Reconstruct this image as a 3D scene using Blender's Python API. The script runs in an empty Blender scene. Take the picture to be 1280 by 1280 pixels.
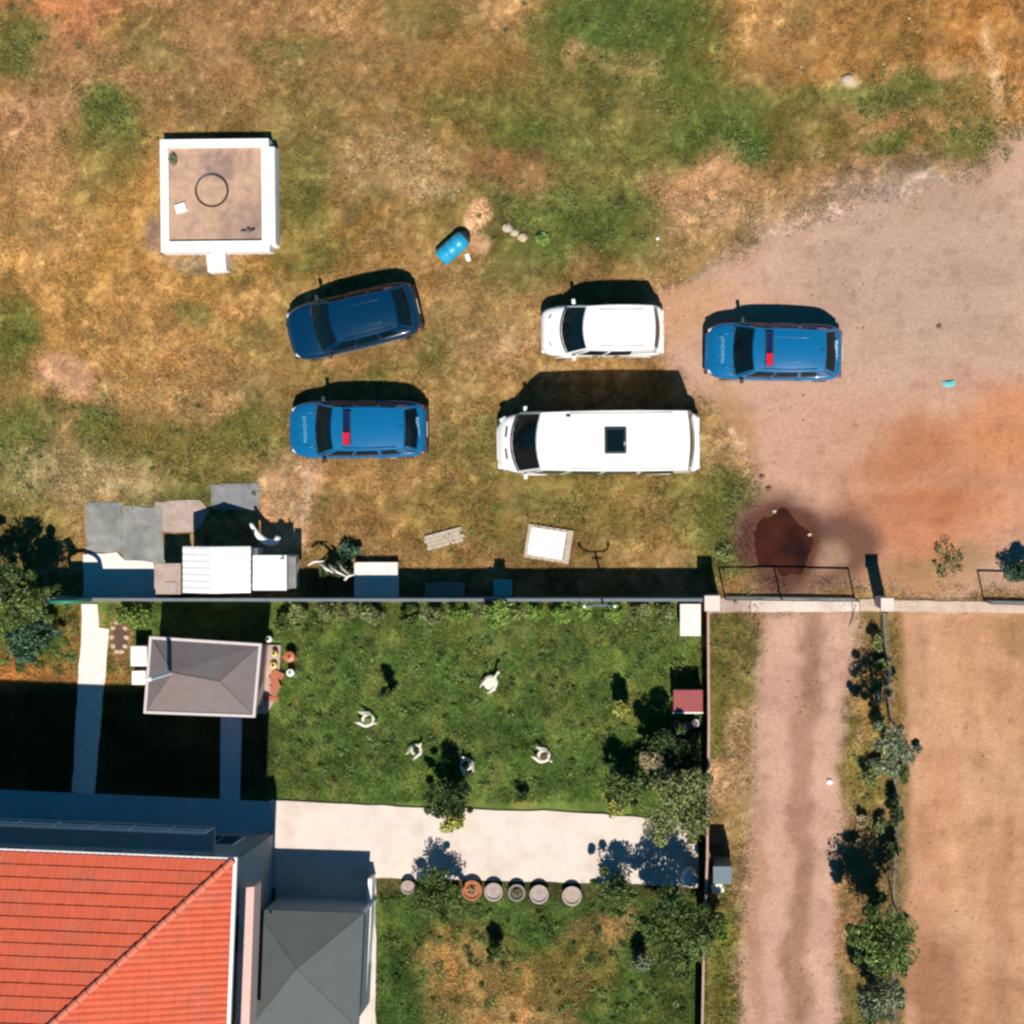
import bpy, math, random
import numpy as np
from mathutils import Vector, Matrix
R = math.radians
SC = bpy.context.scene
COL = SC.collection
random.seed(7)
RNG = np.random.default_rng(11)

# ---------------------------------------------------------------- camera, sky, sun, exposure
S = 37.5            # image pixels (1280 wide) per metre at ground level
CH = 55.0           # camera height
NX, NY = 880.0, 640.0   # image point straight below the camera (the picture is an off-centre crop)
cam = bpy.data.cameras.new('camera'); camo = bpy.data.objects.new('camera', cam); COL.objects.link(camo)
camo.location = ((NX-640)/S, (640-NY)/S, CH); camo.rotation_euler = (0, 0, 0)
cam.sensor_width = 36; cam.lens = 36*S*CH/1280
cam.shift_x = -(NX-640)/1280; cam.shift_y = (NY-640)/1280
cam.clip_start = 0.5; cam.clip_end = 2000
SC.camera = camo
SUN_EL, SUN_X, SUN_Y = 58.5, 0.21, -1.0      # the sun stands SSE, shadows fall to the NNW
world = bpy.data.worlds.new('World'); SC.world = world; world.use_nodes = True
wn = world.node_tree.nodes; wl = world.node_tree.links
sky = wn.new('ShaderNodeTexSky'); sky.sky_type = 'NISHITA'; sky.sun_disc = False
sky.sun_elevation = R(SUN_EL); sky.sun_rotation = math.atan2(SUN_X, SUN_Y)
sky.air_density = 0.75; sky.dust_density = 0.0; sky.ozone_density = 8.0; sky.altitude = 1500
bg = wn['Background']; bg.inputs['Strength'].default_value = 0.05
tint = wn.new('ShaderNodeVectorMath'); tint.operation = 'MULTIPLY'; tint.inputs[1].default_value = (0.20, 1.55, 1.60)   # the deep teal-blue sky this picture was graded to
wl.new(sky.outputs[0], tint.inputs[0]); wl.new(tint.outputs[0], bg.inputs['Color'])
sun = bpy.data.lights.new('sun', 'SUN'); sun.energy = 5.0; sun.angle = R(0.5); sun.color = (1, 0.94, 0.86)
suno = bpy.data.objects.new('sun', sun); COL.objects.link(suno)
_d = Vector((SUN_X, SUN_Y, 0)).normalized()*math.cos(R(SUN_EL)) + Vector((0, 0, math.sin(R(SUN_EL))))
suno.rotation_euler = _d.to_track_quat('Z', 'Y').to_euler(); suno.location = _d*80
SC.view_settings.view_transform = 'Standard'; SC.view_settings.look = 'None'
SC.view_settings.exposure = 0.25; SC.view_settings.gamma = 1
SC.cycles.filter_width = 2.5

# ---------------------------------------------------------------- helpers
def P(px, py, h=0.0):
    """place in the world of what the photo shows at (px,py) when it is h metres above ground"""
    k = 1-h/CH
    return ((NX-640)/S + (px-NX)/S*k, (640-NY)/S - (py-NY)/S*k, h)
def lin(c):
    c = np.asarray(c, float)/255.0
    return np.where(c <= 0.04045, c/12.92, ((c+0.055)/1.055)**2.4)
def smooth(e0, e1, x):
    t = np.clip((x-e0)/(e1-e0), 0, 1); return t*t*(3-2*t)
_lat = RNG.random((256, 256))
def vnoise(x, y, sc, seed=0):
    x = x/sc + seed*17.31; y = y/sc + seed*9.17
    xi = np.floor(x).astype(int); yi = np.floor(y).astype(int)
    fx = x-xi; fy = y-yi; fx = fx*fx*(3-2*fx); fy = fy*fy*(3-2*fy)
    a = _lat[xi & 255, yi & 255]; b = _lat[(xi+1) & 255, yi & 255]
    c = _lat[xi & 255, (yi+1) & 255]; d = _lat[(xi+1) & 255, (yi+1) & 255]
    return (a*(1-fx)+b*fx)*(1-fy) + (c*(1-fx)+d*fx)*fy
def fbm(x, y, sc, octv=4, seed=0):
    s = 0; a = 1; t = 0
    for k in range(octv):
        s = s + a*vnoise(x, y, sc/2**k, seed+k*3); t += a; a *= 0.55
    return s/t

class MB:
    def __init__(s): s.v = []; s.f = []; s.sm = False
    def add(s, vs, fs):
        n = len(s.v); s.v += [tuple(v) for v in vs]; s.f += [tuple(i+n for i in f) for f in fs]
        return s
    def box(s, c, size, rz=0, taper=1.0):
        x, y, z = size[0]/2, size[1]/2, size[2]/2; vs = []
        ca, sa = math.cos(rz), math.sin(rz)
        for dz in (-1, 1):
            t = taper if dz > 0 else 1
            for dx, dy in ((-1, -1), (1, -1), (1, 1), (-1, 1)):
                a, b = dx*x*t, dy*y*t
                vs.append((c[0]+a*ca-b*sa, c[1]+a*sa+b*ca, c[2]+dz*z))
        return s.add(vs, [(0, 3, 2, 1), (4, 5, 6, 7), (0, 1, 5, 4), (1, 2, 6, 5), (2, 3, 7, 6), (3, 0, 4, 7)])
    def prism(s, pts, z0, z1):
        """vertical prism over a polygon (counter-clockwise or not)"""
        n = len(pts)
        ar = sum(pts[i][0]*pts[(i+1) % n][1]-pts[(i+1) % n][0]*pts[i][1] for i in range(n))
        if ar < 0: pts = pts[::-1]
        vs = [(p[0], p[1], z0) for p in pts]+[(p[0], p[1], z1) for p in pts]
        fs = [tuple(range(n-1, -1, -1)), tuple(range(n, 2*n))]
        fs += [(i, (i+1) % n, n+(i+1) % n, n+i) for i in range(n)]
        return s.add(vs, fs)
    def tube(s, path, rad, n=8, cap=True):
        path = [Vector(p) for p in path]
        if not hasattr(rad, '__len__'): rad = [rad]*len(path)
        vs = []; fs = []; m = len(path)
        up = Vector((0, 0, 1))
        for i, p in enumerate(path):
            d = (path[min(i+1, m-1)]-path[max(i-1, 0)]).normalized()
            a = d.cross(up)
            if a.length < 0.05: a = d.cross(Vector((1, 0, 0)))
            a.normalize(); b = d.cross(a).normalized()
            for k in range(n):
                t = 2*math.pi*k/n
                vs.append(p+a*math.cos(t)*rad[i]+b*math.sin(t)*rad[i])
        for i in range(m-1):
            for k in range(n):
                fs.append((i*n+k, i*n+(k+1) % n, (i+1)*n+(k+1) % n, (i+1)*n+k))
        if cap: fs += [tuple(range(n-1, -1, -1)), tuple(range((m-1)*n, m*n))]
        return s.add(vs, fs)
    def lathe(s, prof, c=(0, 0, 0), n=20, cap=True):
        vs = []; fs = []; m = len(prof)
        for r, z in prof:
            for k in range(n):
                t = 2*math.pi*k/n; vs.append((c[0]+r*math.cos(t), c[1]+r*math.sin(t), c[2]+z))
        for i in range(m-1):
            for k in range(n):
                fs.append((i*n+k, i*n+(k+1) % n, (i+1)*n+(k+1) % n, (i+1)*n+k))
        if cap: fs += [tuple(range(n-1, -1, -1)), tuple(range((m-1)*n, m*n))]
        return s.add(vs, fs)
    def grid(s, fn, us, vs_):
        nu, nv = len(us), len(vs_)
        vs = [fn(u, v) for v in vs_ for u in us]
        return s.add(vs, [(j*nu+i, j*nu+i+1, (j+1)*nu+i+1, (j+1)*nu+i) for j in range(nv-1) for i in range(nu-1)])
    def build(s, name, mat, parent=None, loc=None, smooth=False, label=None, subsurf=0, bevel=0):
        """link as one mesh object; loc (or the parent's place) is taken off world coordinates when given"""
        me = bpy.data.meshes.new(name)
        v = s.v
        if loc is not None: v = [(a[0]-loc[0], a[1]-loc[1], a[2]-loc[2]) for a in v]
        me.from_pydata(v, [], s.f); me.materials.append(mat)
        if smooth:
            for p in me.polygons: p.use_smooth = True
        o = bpy.data.objects.new(name, me); COL.objects.link(o)
        if parent is not None: o.parent = parent
        elif loc is not None: o.location = loc
        if label: o['label'] = label
        if bevel:
            b = o.modifiers.new('bevel', 'BEVEL'); b.width = bevel; b.segments = 2; b.limit_method = 'ANGLE'
        if subsurf:
            b = o.modifiers.new('sub', 'SUBSURF'); b.levels = subsurf; b.render_levels = subsurf
        return o
def tag(o, label=None, cat=None, group=None, kind=None):
    if label: o['label'] = label
    if cat: o['category'] = cat
    if group: o['group'] = group
    if kind: o['kind'] = kind
    return o
def thing(name, label, cat, loc=(0, 0, 0), rz=0, group=None):
    o = bpy.data.objects.new(name, None); COL.objects.link(o)
    o.location = loc; o.rotation_euler = (0, 0, rz); o.empty_display_size = 0.3
    return tag(o, label, cat, group)
def copy_tree(o, parent=None):
    c = o.copy(); COL.objects.link(c)
    if parent: c.parent = parent
    for ch in list(o.children): copy_tree(ch, c)
    return c

# ---------------------------------------------------------------- materials
def mat(name, col, rough=0.8, var=0.15, scale=6.0, bump=0.0, bscale=None, metal=0.0, coat=0.0, spec=0.5, stain=None, stain_scale=1.5, attr=None):
    m = bpy.data.materials.new(name); m.use_nodes = True
    n = m.node_tree.nodes; l = m.node_tree.links; b = n['Principled BSDF']
    b.inputs['Roughness'].default_value = rough; b.inputs['Metallic'].default_value = metal
    b.inputs['Coat Weight'].default_value = coat; b.inputs['Coat Roughness'].default_value = 0.04
    b.inputs['Specular IOR Level'].default_value = spec
    tc = n.new('ShaderNodeTexCoord')
    src = None
    if attr:
        a = n.new('ShaderNodeAttribute'); a.attribute_name = attr; src = a.outputs['Color']
    else:
        rgb = n.new('ShaderNodeRGB'); rgb.outputs[0].default_value = (*col, 1); src = rgb.outputs[0]
    if stain:
        nz = n.new('ShaderNodeTexNoise'); nz.inputs['Scale'].default_value = stain_scale; nz.inputs['Detail'].default_value = 6
        l.new(tc.outputs['Object'], nz.inputs['Vector'])
        mr = n.new('ShaderNodeMapRange'); mr.inputs[1].default_value = 0.48; mr.inputs[2].default_value = 0.68
        l.new(nz.outputs['Fac'], mr.inputs[0])
        mx = n.new('ShaderNodeMix'); mx.data_type = 'RGBA'; l.new(mr.outputs[0], mx.inputs[0]); l.new(src, mx.inputs[6])
        mx.inputs[7].default_value = (*stain, 1); src = mx.outputs[2]
    if var:
        nz = n.new('ShaderNodeTexNoise'); nz.inputs['Scale'].default_value = scale; nz.inputs['Detail'].default_value = 8
        nz.inputs['Roughness'].default_value = 0.65
        l.new(tc.outputs['Object'], nz.inputs['Vector'])
        mr = n.new('ShaderNodeMapRange'); mr.inputs[1].default_value = 0.3; mr.inputs[2].default_value = 0.7
        mr.inputs[3].default_value = 1-var; mr.inputs[4].default_value = 1+var
        l.new(nz.outputs['Fac'], mr.inputs[0])
        vm = n.new('ShaderNodeVectorMath'); vm.operation = 'SCALE'; l.new(src, vm.inputs[0]); l.new(mr.outputs[0], vm.inputs['Scale'])
        src = vm.outputs[0]
    l.new(src, b.inputs['Base Color'])
    if bump:
        nz = n.new('ShaderNodeTexNoise'); nz.inputs['Scale'].default_value = bscale or scale*4; nz.inputs['Detail'].default_value = 6
        l.new(tc.outputs['Object'], nz.inputs['Vector'])
        bp = n.new('ShaderNodeBump'); bp.inputs['Strength'].default_value = bump; bp.inputs['Distance'].default_value = 0.05
        l.new(nz.outputs['Fac'], bp.inputs['Height']); l.new(bp.outputs[0], b.inputs['Normal'])
    return m
M = {}
M['ground'] = mat('earth_and_turf', (0, 0, 0), 0.95, 0.16, 9.0, 0.55, 14, spec=0.1, attr='Col')
M['blade'] = mat('grass_blades', (0, 0, 0), 0.8, 0.0, attr='Col', spec=0.15)
M['leaf'] = mat('leaves', (0, 0, 0), 0.6, 0.0, attr='Col', spec=0.25)
M['bark'] = mat('bark', (0.12, 0.08, 0.05), 0.9, 0.3, 12, 0.4)
M['slab'] = mat('pale_concrete_paving', (0.62, 0.53, 0.46), 0.85, 0.07, 1.6, 0.1, 30, spec=0.2, stain=(0.54, 0.44, 0.37), stain_scale=0.9)
M['slabdull'] = mat('worn_dusty_concrete', (0.50, 0.38, 0.30), 0.9, 0.14, 2.5, 0.2, 30, spec=0.2)
M['slabshade'] = mat('shade_tinted_paving', (0.30, 0.46, 0.50), 0.8, 0.12, 1.2, 0.1, 30, spec=0.2)  # teal cast of the house shade mixed into the paving colour
M['kerb'] = mat('mossy_kerb_concrete', (0.17, 0.155, 0.105), 0.95, 0.3, 6, 0.2, 30, spec=0.1)
M['slabwhite'] = mat('whitewashed_concrete', (0.72, 0.66, 0.59), 0.85, 0.14, 3, 0.1, 30, spec=0.2)
M['slabgrey'] = mat('grey_concrete_pad', (0.24, 0.235, 0.21), 0.9, 0.25, 2.6, 0.2, 30, spec=0.2, stain=(0.13, 0.15, 0.155), stain_scale=0.55)
M['slabgrey2'] = mat('smooth_grey_concrete', (0.20, 0.20, 0.205), 0.9, 0.22, 2.2, 0.1, 30, spec=0.2)
M['slabpink'] = mat('pinkish_concrete_pad', (0.38, 0.29, 0.245), 0.9, 0.22, 2.5, 0.1, 30, spec=0.2)
M['white'] = mat('white_paint', (0.80, 0.79, 0.77), 0.5, 0.04, 5)
M['wellwhite'] = mat('whitewash_on_concrete', (0.80, 0.77, 0.74), 0.85, 0.10, 5, 0.2, 20, spec=0.2)
M['wellfloor'] = mat('stained_cement_screed', (0.44, 0.28, 0.19), 0.9, 0.18, 5, 0.2, 20, spec=0.2, stain=(0.26, 0.17, 0.14), stain_scale=1.0)
M['plaster'] = mat('pale_plaster', (0.30, 0.33, 0.34), 0.85, 0.05, 3)
M['pinkplaster'] = mat('pink_plaster', (0.60, 0.40, 0.35), 0.85, 0.06, 3)
M['redwall'] = mat('red_brown_plaster', (0.22, 0.06, 0.045), 0.85, 0.12, 3)
M['walltop'] = mat('pinkish_wall_coping', (0.42, 0.26, 0.21), 0.85, 0.1, 5)
M['wallgrey'] = mat('grey_block_wall', (0.15, 0.18, 0.19), 0.9, 0.12, 5)
M['rooftile'] = mat('red_roof_tile', (0.57, 0.106, 0.053), 0.8, 0.12, 3.0, 0.1, 25, spec=0.15, stain=(0.50, 0.118, 0.065), stain_scale=1.3)
M['roofcap'] = mat('orange_ridge_tile', (0.58, 0.15, 0.085), 0.75, 0.1, 3)
M['roofgrey'] = mat('dark_grey_roof_sheet', (0.08, 0.092, 0.09), 0.7, 0.08, 3, 0.08, 25, spec=0.3)
M['roofbrown'] = mat('brownish_grey_roof_felt', (0.165, 0.14, 0.135), 0.8, 0.1, 3, 0.08, 25, spec=0.3, stain=(0.19, 0.135, 0.115), stain_scale=0.8)
M['fascia'] = mat('pinkish_white_board', (0.55, 0.48, 0.46), 0.7, 0.08, 6)
M['redmetal'] = mat('dull_red_sheet', (0.28, 0.07, 0.07), 0.6, 0.1, 6)
M['carblue'] = mat('bright_blue_car_paint', (0.003, 0.115, 0.27), 0.3, 0.02, 2, coat=0.7, spec=0.25)
M['carnavy'] = mat('dark_blue_car_paint', (0.001, 0.026, 0.066), 0.25, 0.02, 2, coat=0.9, spec=0.25)
M['carwhite'] = mat('white_car_paint', (0.82, 0.80, 0.77), 0.35, 0.02, 2, coat=0.6)
M['glass'] = mat('dark_tinted_glass', (0.003, 0.010, 0.014), 0.12, 0.0, coat=0.0, spec=0.14)
M['tyre'] = mat('tyre_rubber', (0.02, 0.02, 0.02), 0.85, 0.1, 20)
M['rim'] = mat('grey_alloy', (0.35, 0.36, 0.38), 0.35, 0.05, 9, metal=0.8)
M['trim'] = mat('black_plastic_trim', (0.02, 0.021, 0.023), 0.6, 0.05, 9)
M['chrome'] = mat('bare_metal', (0.6, 0.6, 0.6), 0.25, 0.05, 9, metal=0.9)
M['redlens'] = mat('red_lamp_lens', (0.55, 0.01, 0.03), 0.25, 0.0, coat=0.6)
M['bluelens'] = mat('navy_lamp_lens', (0.002, 0.012, 0.07), 0.25, 0.0, coat=0.6)
M['amber'] = mat('clear_lamp_lens', (0.6, 0.62, 0.62), 0.15, 0.0, coat=0.6)
M['redstripe'] = mat('red_stripe_paint', (0.6, 0.03, 0.04), 0.4, 0.0, coat=0.5)
M['decal'] = mat('pale_blue_lettering', (0.13, 0.36, 0.50), 0.4, 0.0, coat=0.4)
M['barrel'] = mat('turquoise_plastic', (0.015, 0.30, 0.50), 0.4, 0.08, 5, coat=0.2)
M['green'] = mat('green_metal_paint', (0.03, 0.20, 0.12), 0.5, 0.1, 8)
M['darkmetal'] = mat('dark_steel', (0.03, 0.028, 0.03), 0.5, 0.1, 8)
M['greymetal'] = mat('blue_grey_steel', (0.10, 0.14, 0.17), 0.6, 0.08, 8)
M['galv'] = mat('galvanised_wire', (0.30, 0.32, 0.31), 0.5, 0.08, 8, metal=0.4)
M['wood'] = mat('weathered_board', (0.42, 0.34, 0.26), 0.9, 0.2, 7, 0.2, 30)
M['terra'] = mat('terracotta', (0.36, 0.12, 0.055), 0.85, 0.1, 8)
M['potpale'] = mat('pale_stoneware', (0.36, 0.29, 0.265), 0.9, 0.25, 5)
M['soil'] = mat('dark_potting_soil', (0.10, 0.06, 0.045), 0.95, 0.2, 14, 0.4)
M['orange'] = mat('orange_plastic', (0.45, 0.12, 0.06), 0.5, 0.08, 8)
M['yellow'] = mat('yellow_plastic', (0.70, 0.50, 0.10), 0.5, 0.08, 8)
M['teal'] = mat('teal_plastic_scrap', (0.10, 0.42, 0.42), 0.5, 0.05, 8)
M['stone'] = mat('pale_stone', (0.50, 0.38, 0.27), 0.95, 0.2, 8, 0.3)
M['stonedark'] = mat('brown_stone', (0.16, 0.09, 0.06), 0.95, 0.2, 8, 0.3)
M['bird'] = mat('white_painted_cement', (0.66, 0.62, 0.50), 0.8, 0.22, 9)
M['greenpale'] = mat('pale_green_plastic', (0.35, 0.72, 0.42), 0.4, 0.05, 8)
def water_mat():
    m = mat('muddy_water', (0.045, 0.012, 0.006), 0.08, 0.35, 1.2, spec=0.3, stain=(0.014, 0.006, 0.005), stain_scale=.9)
    return m
M['water'] = water_mat()

# ---------------------------------------------------------------- ground colours painted on a plan (surface colours, with the house shade painted in)
CV0, CV1, CN = -200.0, 1480.0, 840
GAIN = 0.68
gy, gx = np.mgrid[0:CN, 0:CN]
gx = CV0+(CV1-CV0)*gx/(CN-1); gy = CV0+(CV1-CV0)*gy/(CN-1)
wx = gx+(fbm(gx, gy, 60, 4, 5)-0.5)*70; wy = gy+(fbm(gx, gy, 60, 4, 9)-0.5)*70
def C3(c): return lin(c)*GAIN
CAN = np.zeros((CN, CN, 3))
n1 = smooth(0.36, 0.66, fbm(gx, gy, 150, 5, 1))[..., None]
n2 = smooth(0.40, 0.68, fbm(gx, gy, 38, 4, 2))[..., None]
n3 = smooth(0.45, 0.75, fbm(gx, gy, 14, 3, 4))[..., None]
CAN[:] = C3((168, 124, 70))*(1-n1)+C3((142, 108, 58))*n1
CAN = CAN*(1-n2*0.45)+C3((186, 142, 88))*n2*0.45
CAN = CAN*(1-n3*0.3)+C3((120, 92, 44))*n3*0.3
def blob(cx, cy, rx, ry, col, a=1.0, ang=0, soft=0.5, warp=1.0):
    global CAN
    X = gx*(1-warp)+wx*warp-cx; Y = gy*(1-warp)+wy*warp-cy
    c, s_ = math.cos(R(ang)), math.sin(R(ang))
    u = (X*c+Y*s_)/rx; v = (-X*s_+Y*c)/ry
    d = np.sqrt(u*u+v*v)
    w = (a*(1-smooth(1-soft, 1+soft, d)))[..., None]
    CAN = CAN*(1-w)+C3(col)*w
def pmask(poly, warp=0.0, soft=8):
    X = gx*(1-warp)+wx*warp; Y = gy*(1-warp)+wy*warp
    ins = np.zeros(X.shape, bool); dist = np.full(X.shape, 1e9); n = len(poly)
    for i in range(n):
        x0, y0 = poly[i]; x1, y1 = poly[(i+1) % n]
        if y0 != y1:
            c = ((y0 > Y) != (y1 > Y)) & (X < (x1-x0)*(Y-y0)/(y1-y0)+x0); ins ^= c
        L = (x1-x0)**2+(y1-y0)**2
        t = np.clip(((X-x0)*(x1-x0)+(Y-y0)*(y1-y0))/L, 0, 1)
        dist = np.minimum(dist, np.hypot(X-x0-t*(x1-x0), Y-y0-t*(y1-y0)))
    sd = np.where(ins, dist, -dist)
    return smooth(-soft, soft, sd)
def poly(pts, col, a=1.0, warp=0.0, soft=8):
    global CAN
    w = (pmask(pts, warp, soft)*a)[..., None]; CAN = CAN*(1-w)+C3(col)*w
GRN = (92, 104, 42); GR2 = (78, 100, 38); OLV = (122, 112, 52); STR = (200, 160, 100); TAN = (196, 142, 92); ORG = (196, 122, 60)
# west field
blob(170, 40, 330, 70, (184, 132, 82), .7); blob(60, 15, 120, 40, (196, 124, 76), .7); blob(20, 150, 90, 40, (196, 140, 92), .7)
blob(160, 330, 230, 140, (192, 138, 68), .75); blob(60, 260, 60, 80, (200, 148, 92), .5); blob(250, 410, 160, 60, (196, 142, 82), .6)
blob(30, 50, 38, 34, GRN, .8); blob(140, 148, 46, 46, GRN, .85); blob(165, 30, 45, 26, (116, 100, 44), .6); blob(110, 200, 50, 60, OLV, .5)
blob(380, 170, 60, 110, OLV, .5); blob(375, 290, 30, 90, GRN, .45); blob(12, 425, 34, 50, GRN, .8); blob(20, 560, 60, 60, GRN, .8)
blob(125, 515, 30, 22, GRN, .8); blob(140, 548, 34, 16, GRN, .8); blob(250, 555, 130, 48, (116, 104, 46), .75); blob(240, 615, 80, 22, GRN, .7)
blob(330, 430, 60, 40, OLV, .45); blob(240, 390, 22, 18, GRN, .6); blob(200, 60, 30, 14, GRN, .4)
blob(100, 590, 90, 42, (190, 158, 104), .75); blob(85, 475, 46, 26, (206, 148, 104), .95, 35, .3, .5); blob(30, 650, 60, 30, OLV, .6)
blob(200, 500, 120, 18, (196, 148, 90), .6); blob(60, 225, 50, 30, (196, 140, 84), .5)
blob(192, 292, 12, 26, (150, 116, 96), .8, 0, .4, .3); blob(250, 326, 50, 10, (176, 150, 120), .6, 0, .5, .5)
# middle field
blob(480, 60, 130, 80, (158, 116, 66), .6); blob(500, 190, 70, 45, (188, 146, 92), .65); blob(540, 235, 40, 22, (196, 152, 100), .7)
blob(640, 20, 50, 30, (190, 140, 84), .6); blob(600, 110, 90, 60, (150, 112, 50), .5); blob(660, 150, 60, 40, GRN, .6)
blob(780, 35, 110, 46, GR2, .8); blob(700, 110, 80, 40, OLV, .6); blob(820, 130, 90, 60, (110, 102, 46), .75); blob(720, 270, 110, 55, GRN, .8)
blob(560, 270, 60, 30, (134, 108, 54), .6); blob(650, 215, 50, 22, (176, 120, 76), .6); blob(718, 68, 16, 18, (214, 158, 104), .95, 0, .3, .4)
blob(788, 76, 38, 20, (190, 140, 88), .8); blob(760, 210, 80, 50, OLV, .6); blob(540, 20, 60, 20, OLV, .5)
blob(600, 268, 15, 18, (224, 172, 118), 1, 20, .25, .3); blob(592, 305, 17, 14, (214, 156, 112), .95, 0, .3, .3); blob(588, 288, 8, 22, (214, 160, 112), .9, 0, .3, .3)
blob(600, 400, 90, 60, (166, 128, 74), .6); blob(640, 430, 60, 30, (192, 146, 96), .6); blob(460, 320, 90, 40, (170, 124, 66), .5)
blob(560, 480, 60, 50, (164, 128, 70), .6); blob(590, 600, 120, 30, (134, 114, 56), .6)
for a_ in ((600, 560, 60, 26), (860, 600, 60, 40), (720, 620, 90, 22), (640, 330, 60, 30), (560, 120, 50, 24), (840, 60, 90, 50), (740, 60, 70, 30), (690, 160, 60, 36), (880, 120, 60, 40), (780, 290, 60, 36), (320, 540, 50, 30), (420, 610, 40, 20), (460, 470, 60, 12), (950, 130, 60, 30), (830, 190, 60, 26), (350, 60, 60, 16), (400, 330, 30, 20), (545, 420, 30, 40)):
    blob(*a_, GRN, .5, 0, .7, 1.2)
# north east
blob(1080, 45, 200, 60, (176, 120, 60), .65); blob(1230, 40, 70, 120, (196, 132, 70), .6); blob(1210, 20, 30, 60, (172, 106, 44), .5)
blob(930, 185, 34, 24, (54, 110, 34), .95, 0, .5, .6); blob(900, 165, 60, 30, GRN, .7); blob(1000, 165, 60, 34, (112, 98, 42), .7)
blob(1110, 115, 120, 26, GRN, .7); blob(1100, 180, 30, 16, GR2, .7); blob(1220, 165, 50, 32, (104, 104, 44), .8); blob(1060, 100, 12, 9, (214, 178, 120), .8, 0, .4, .3)
blob(1190, 92, 40, 12, (206, 150, 94), .7); blob(1150, 152, 90, 6, (196, 140, 84), .7); blob(860, 40, 50, 60, GR2, .5); blob(980, 30, 40, 40, (190, 140, 84), .5)
blob(1245, 90, 8, 60, (220, 172, 116), .8, -15, .5, .5)
blob(890, 240, 70, 46, (202, 146, 96), .8); blob(920, 275, 90, 26, (206, 158, 108), .7); blob(1010, 250, 90, 45, (186, 140, 88), .6)
blob(850, 330, 60, 50, (170, 130, 78), .6); blob(870, 350, 26, 20, OLV, .5)
# dirt lot
LOT = [(1600, 60), (1290, 160), (1230, 215), (1120, 250), (1000, 285), (920, 325), (880, 345), (835, 372), (822, 420), (850, 470), (905, 500), (935, 560), (945, 610), (950, 660), (985, 735), (1140, 735), (1290, 742), (1600, 742)]
poly(LOT, (208, 168, 144), 1, .75, 24)
mlot = pmask(LOT, .75, 10)
blob(1160, 340, 190, 110, (196, 164, 144), .8); blob(1000, 560, 90, 70, (210, 162, 134), .6); blob(860, 395, 40, 40, (204, 150, 108), .7)
blob(1190, 600, 130, 80, (204, 138, 98), .8, 0, .8); blob(1130, 570, 70, 34, (184, 120, 80), .7, -20); blob(1140, 660, 110, 40, (208, 134, 92), .7)
blob(1260, 540, 60, 50, (214, 142, 98), .8); blob(1180, 640, 60, 14, (188, 114, 74), .5); blob(1260, 640, 50, 20, (216, 154, 114), .6); blob(910, 560, 34, 90, (186, 142, 88), .7)
blob(920, 400, 60, 30, (210, 166, 130), .5); blob(1100, 720, 120, 18, (182, 130, 78), .6); blob(1190, 700, 60, 14, (150, 122, 66), .5)
# strip between the vans and the garden wall
blob(480, 605, 120, 22, (186, 132, 76), .7); blob(700, 640, 220, 46, (138, 114, 56), .8); blob(540, 650, 90, 40, (144, 112, 54), .6); blob(905, 665, 48, 60, (96, 98, 42), .9)
blob(820, 620, 50, 40, (160, 120, 66), .6); blob(860, 640, 40, 50, OLV, .6); blob(455, 655, 50, 24, (176, 122, 70), .6)
poly([(384, 575), (408, 580), (392, 640), (384, 690), (330, 690), (325, 600), (350, 572)], (214, 160, 112), .9, .3, 12)
blob(384, 610, 5, 40, (224, 184, 150), .6, 8, .5, .2)
# ground inside the compound
LAWN = [(-400, 752), (884, 752), (884, 1700), (-400, 1700)]
poly(LAWN, (100, 124, 56), 1, 0, 4)
ml = pmask(LAWN, 0, 4)
t = (smooth(.42, .7, fbm(gx, gy, 45, 4, 21))*ml*.55)[..., None]; CAN = CAN*(1-t)+C3((74, 98, 40))*t
t = (smooth(.5, .75, fbm(gx, gy, 24, 4, 27))*ml*.5)[..., None]; CAN = CAN*(1-t)+C3((134, 132, 66))*t
blob(450, 765, 110, 14, (104, 104, 52), .5); blob(730, 780, 120, 20, (110, 108, 56), .4); blob(360, 960, 30, 30, (100, 104, 46), .4)
blob(40, 845, 110, 16, (184, 128, 68), .85); blob(90, 800, 24, 50, (168, 128, 70), .8); blob(30, 820, 60, 14, (148, 122, 58), .6)
blob(148, 800, 14, 36, (186, 138, 88), .8, 0, .4, .3); blob(160, 845, 24, 24, (136, 120, 66), .6)
poly([(-400, 862), (336, 862), (336, 1010), (-400, 1010)], (60, 56, 34), .8, .1, 12)  # ground darkened where the house shadow falls
blob(560, 1190, 50, 40, (176, 142, 82), .75); blob(600, 1240, 70, 50, (180, 146, 86), .8); blob(770, 1170, 56, 20, (180, 146, 92), .75); blob(690, 1230, 40, 46, (158, 128, 70), .7)
blob(650, 1270, 60, 20, (196, 158, 100), .7); blob(740, 1210, 30, 40, (150, 122, 62), .5); blob(500, 1210, 30, 70, (66, 90, 36), .6); blob(840, 1230, 30, 60, (84, 98, 44), .6)
poly([(338, 1096), (884, 1100), (884, 1125), (338, 1120)], (92, 74, 50), .6, .1, 5)
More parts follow.
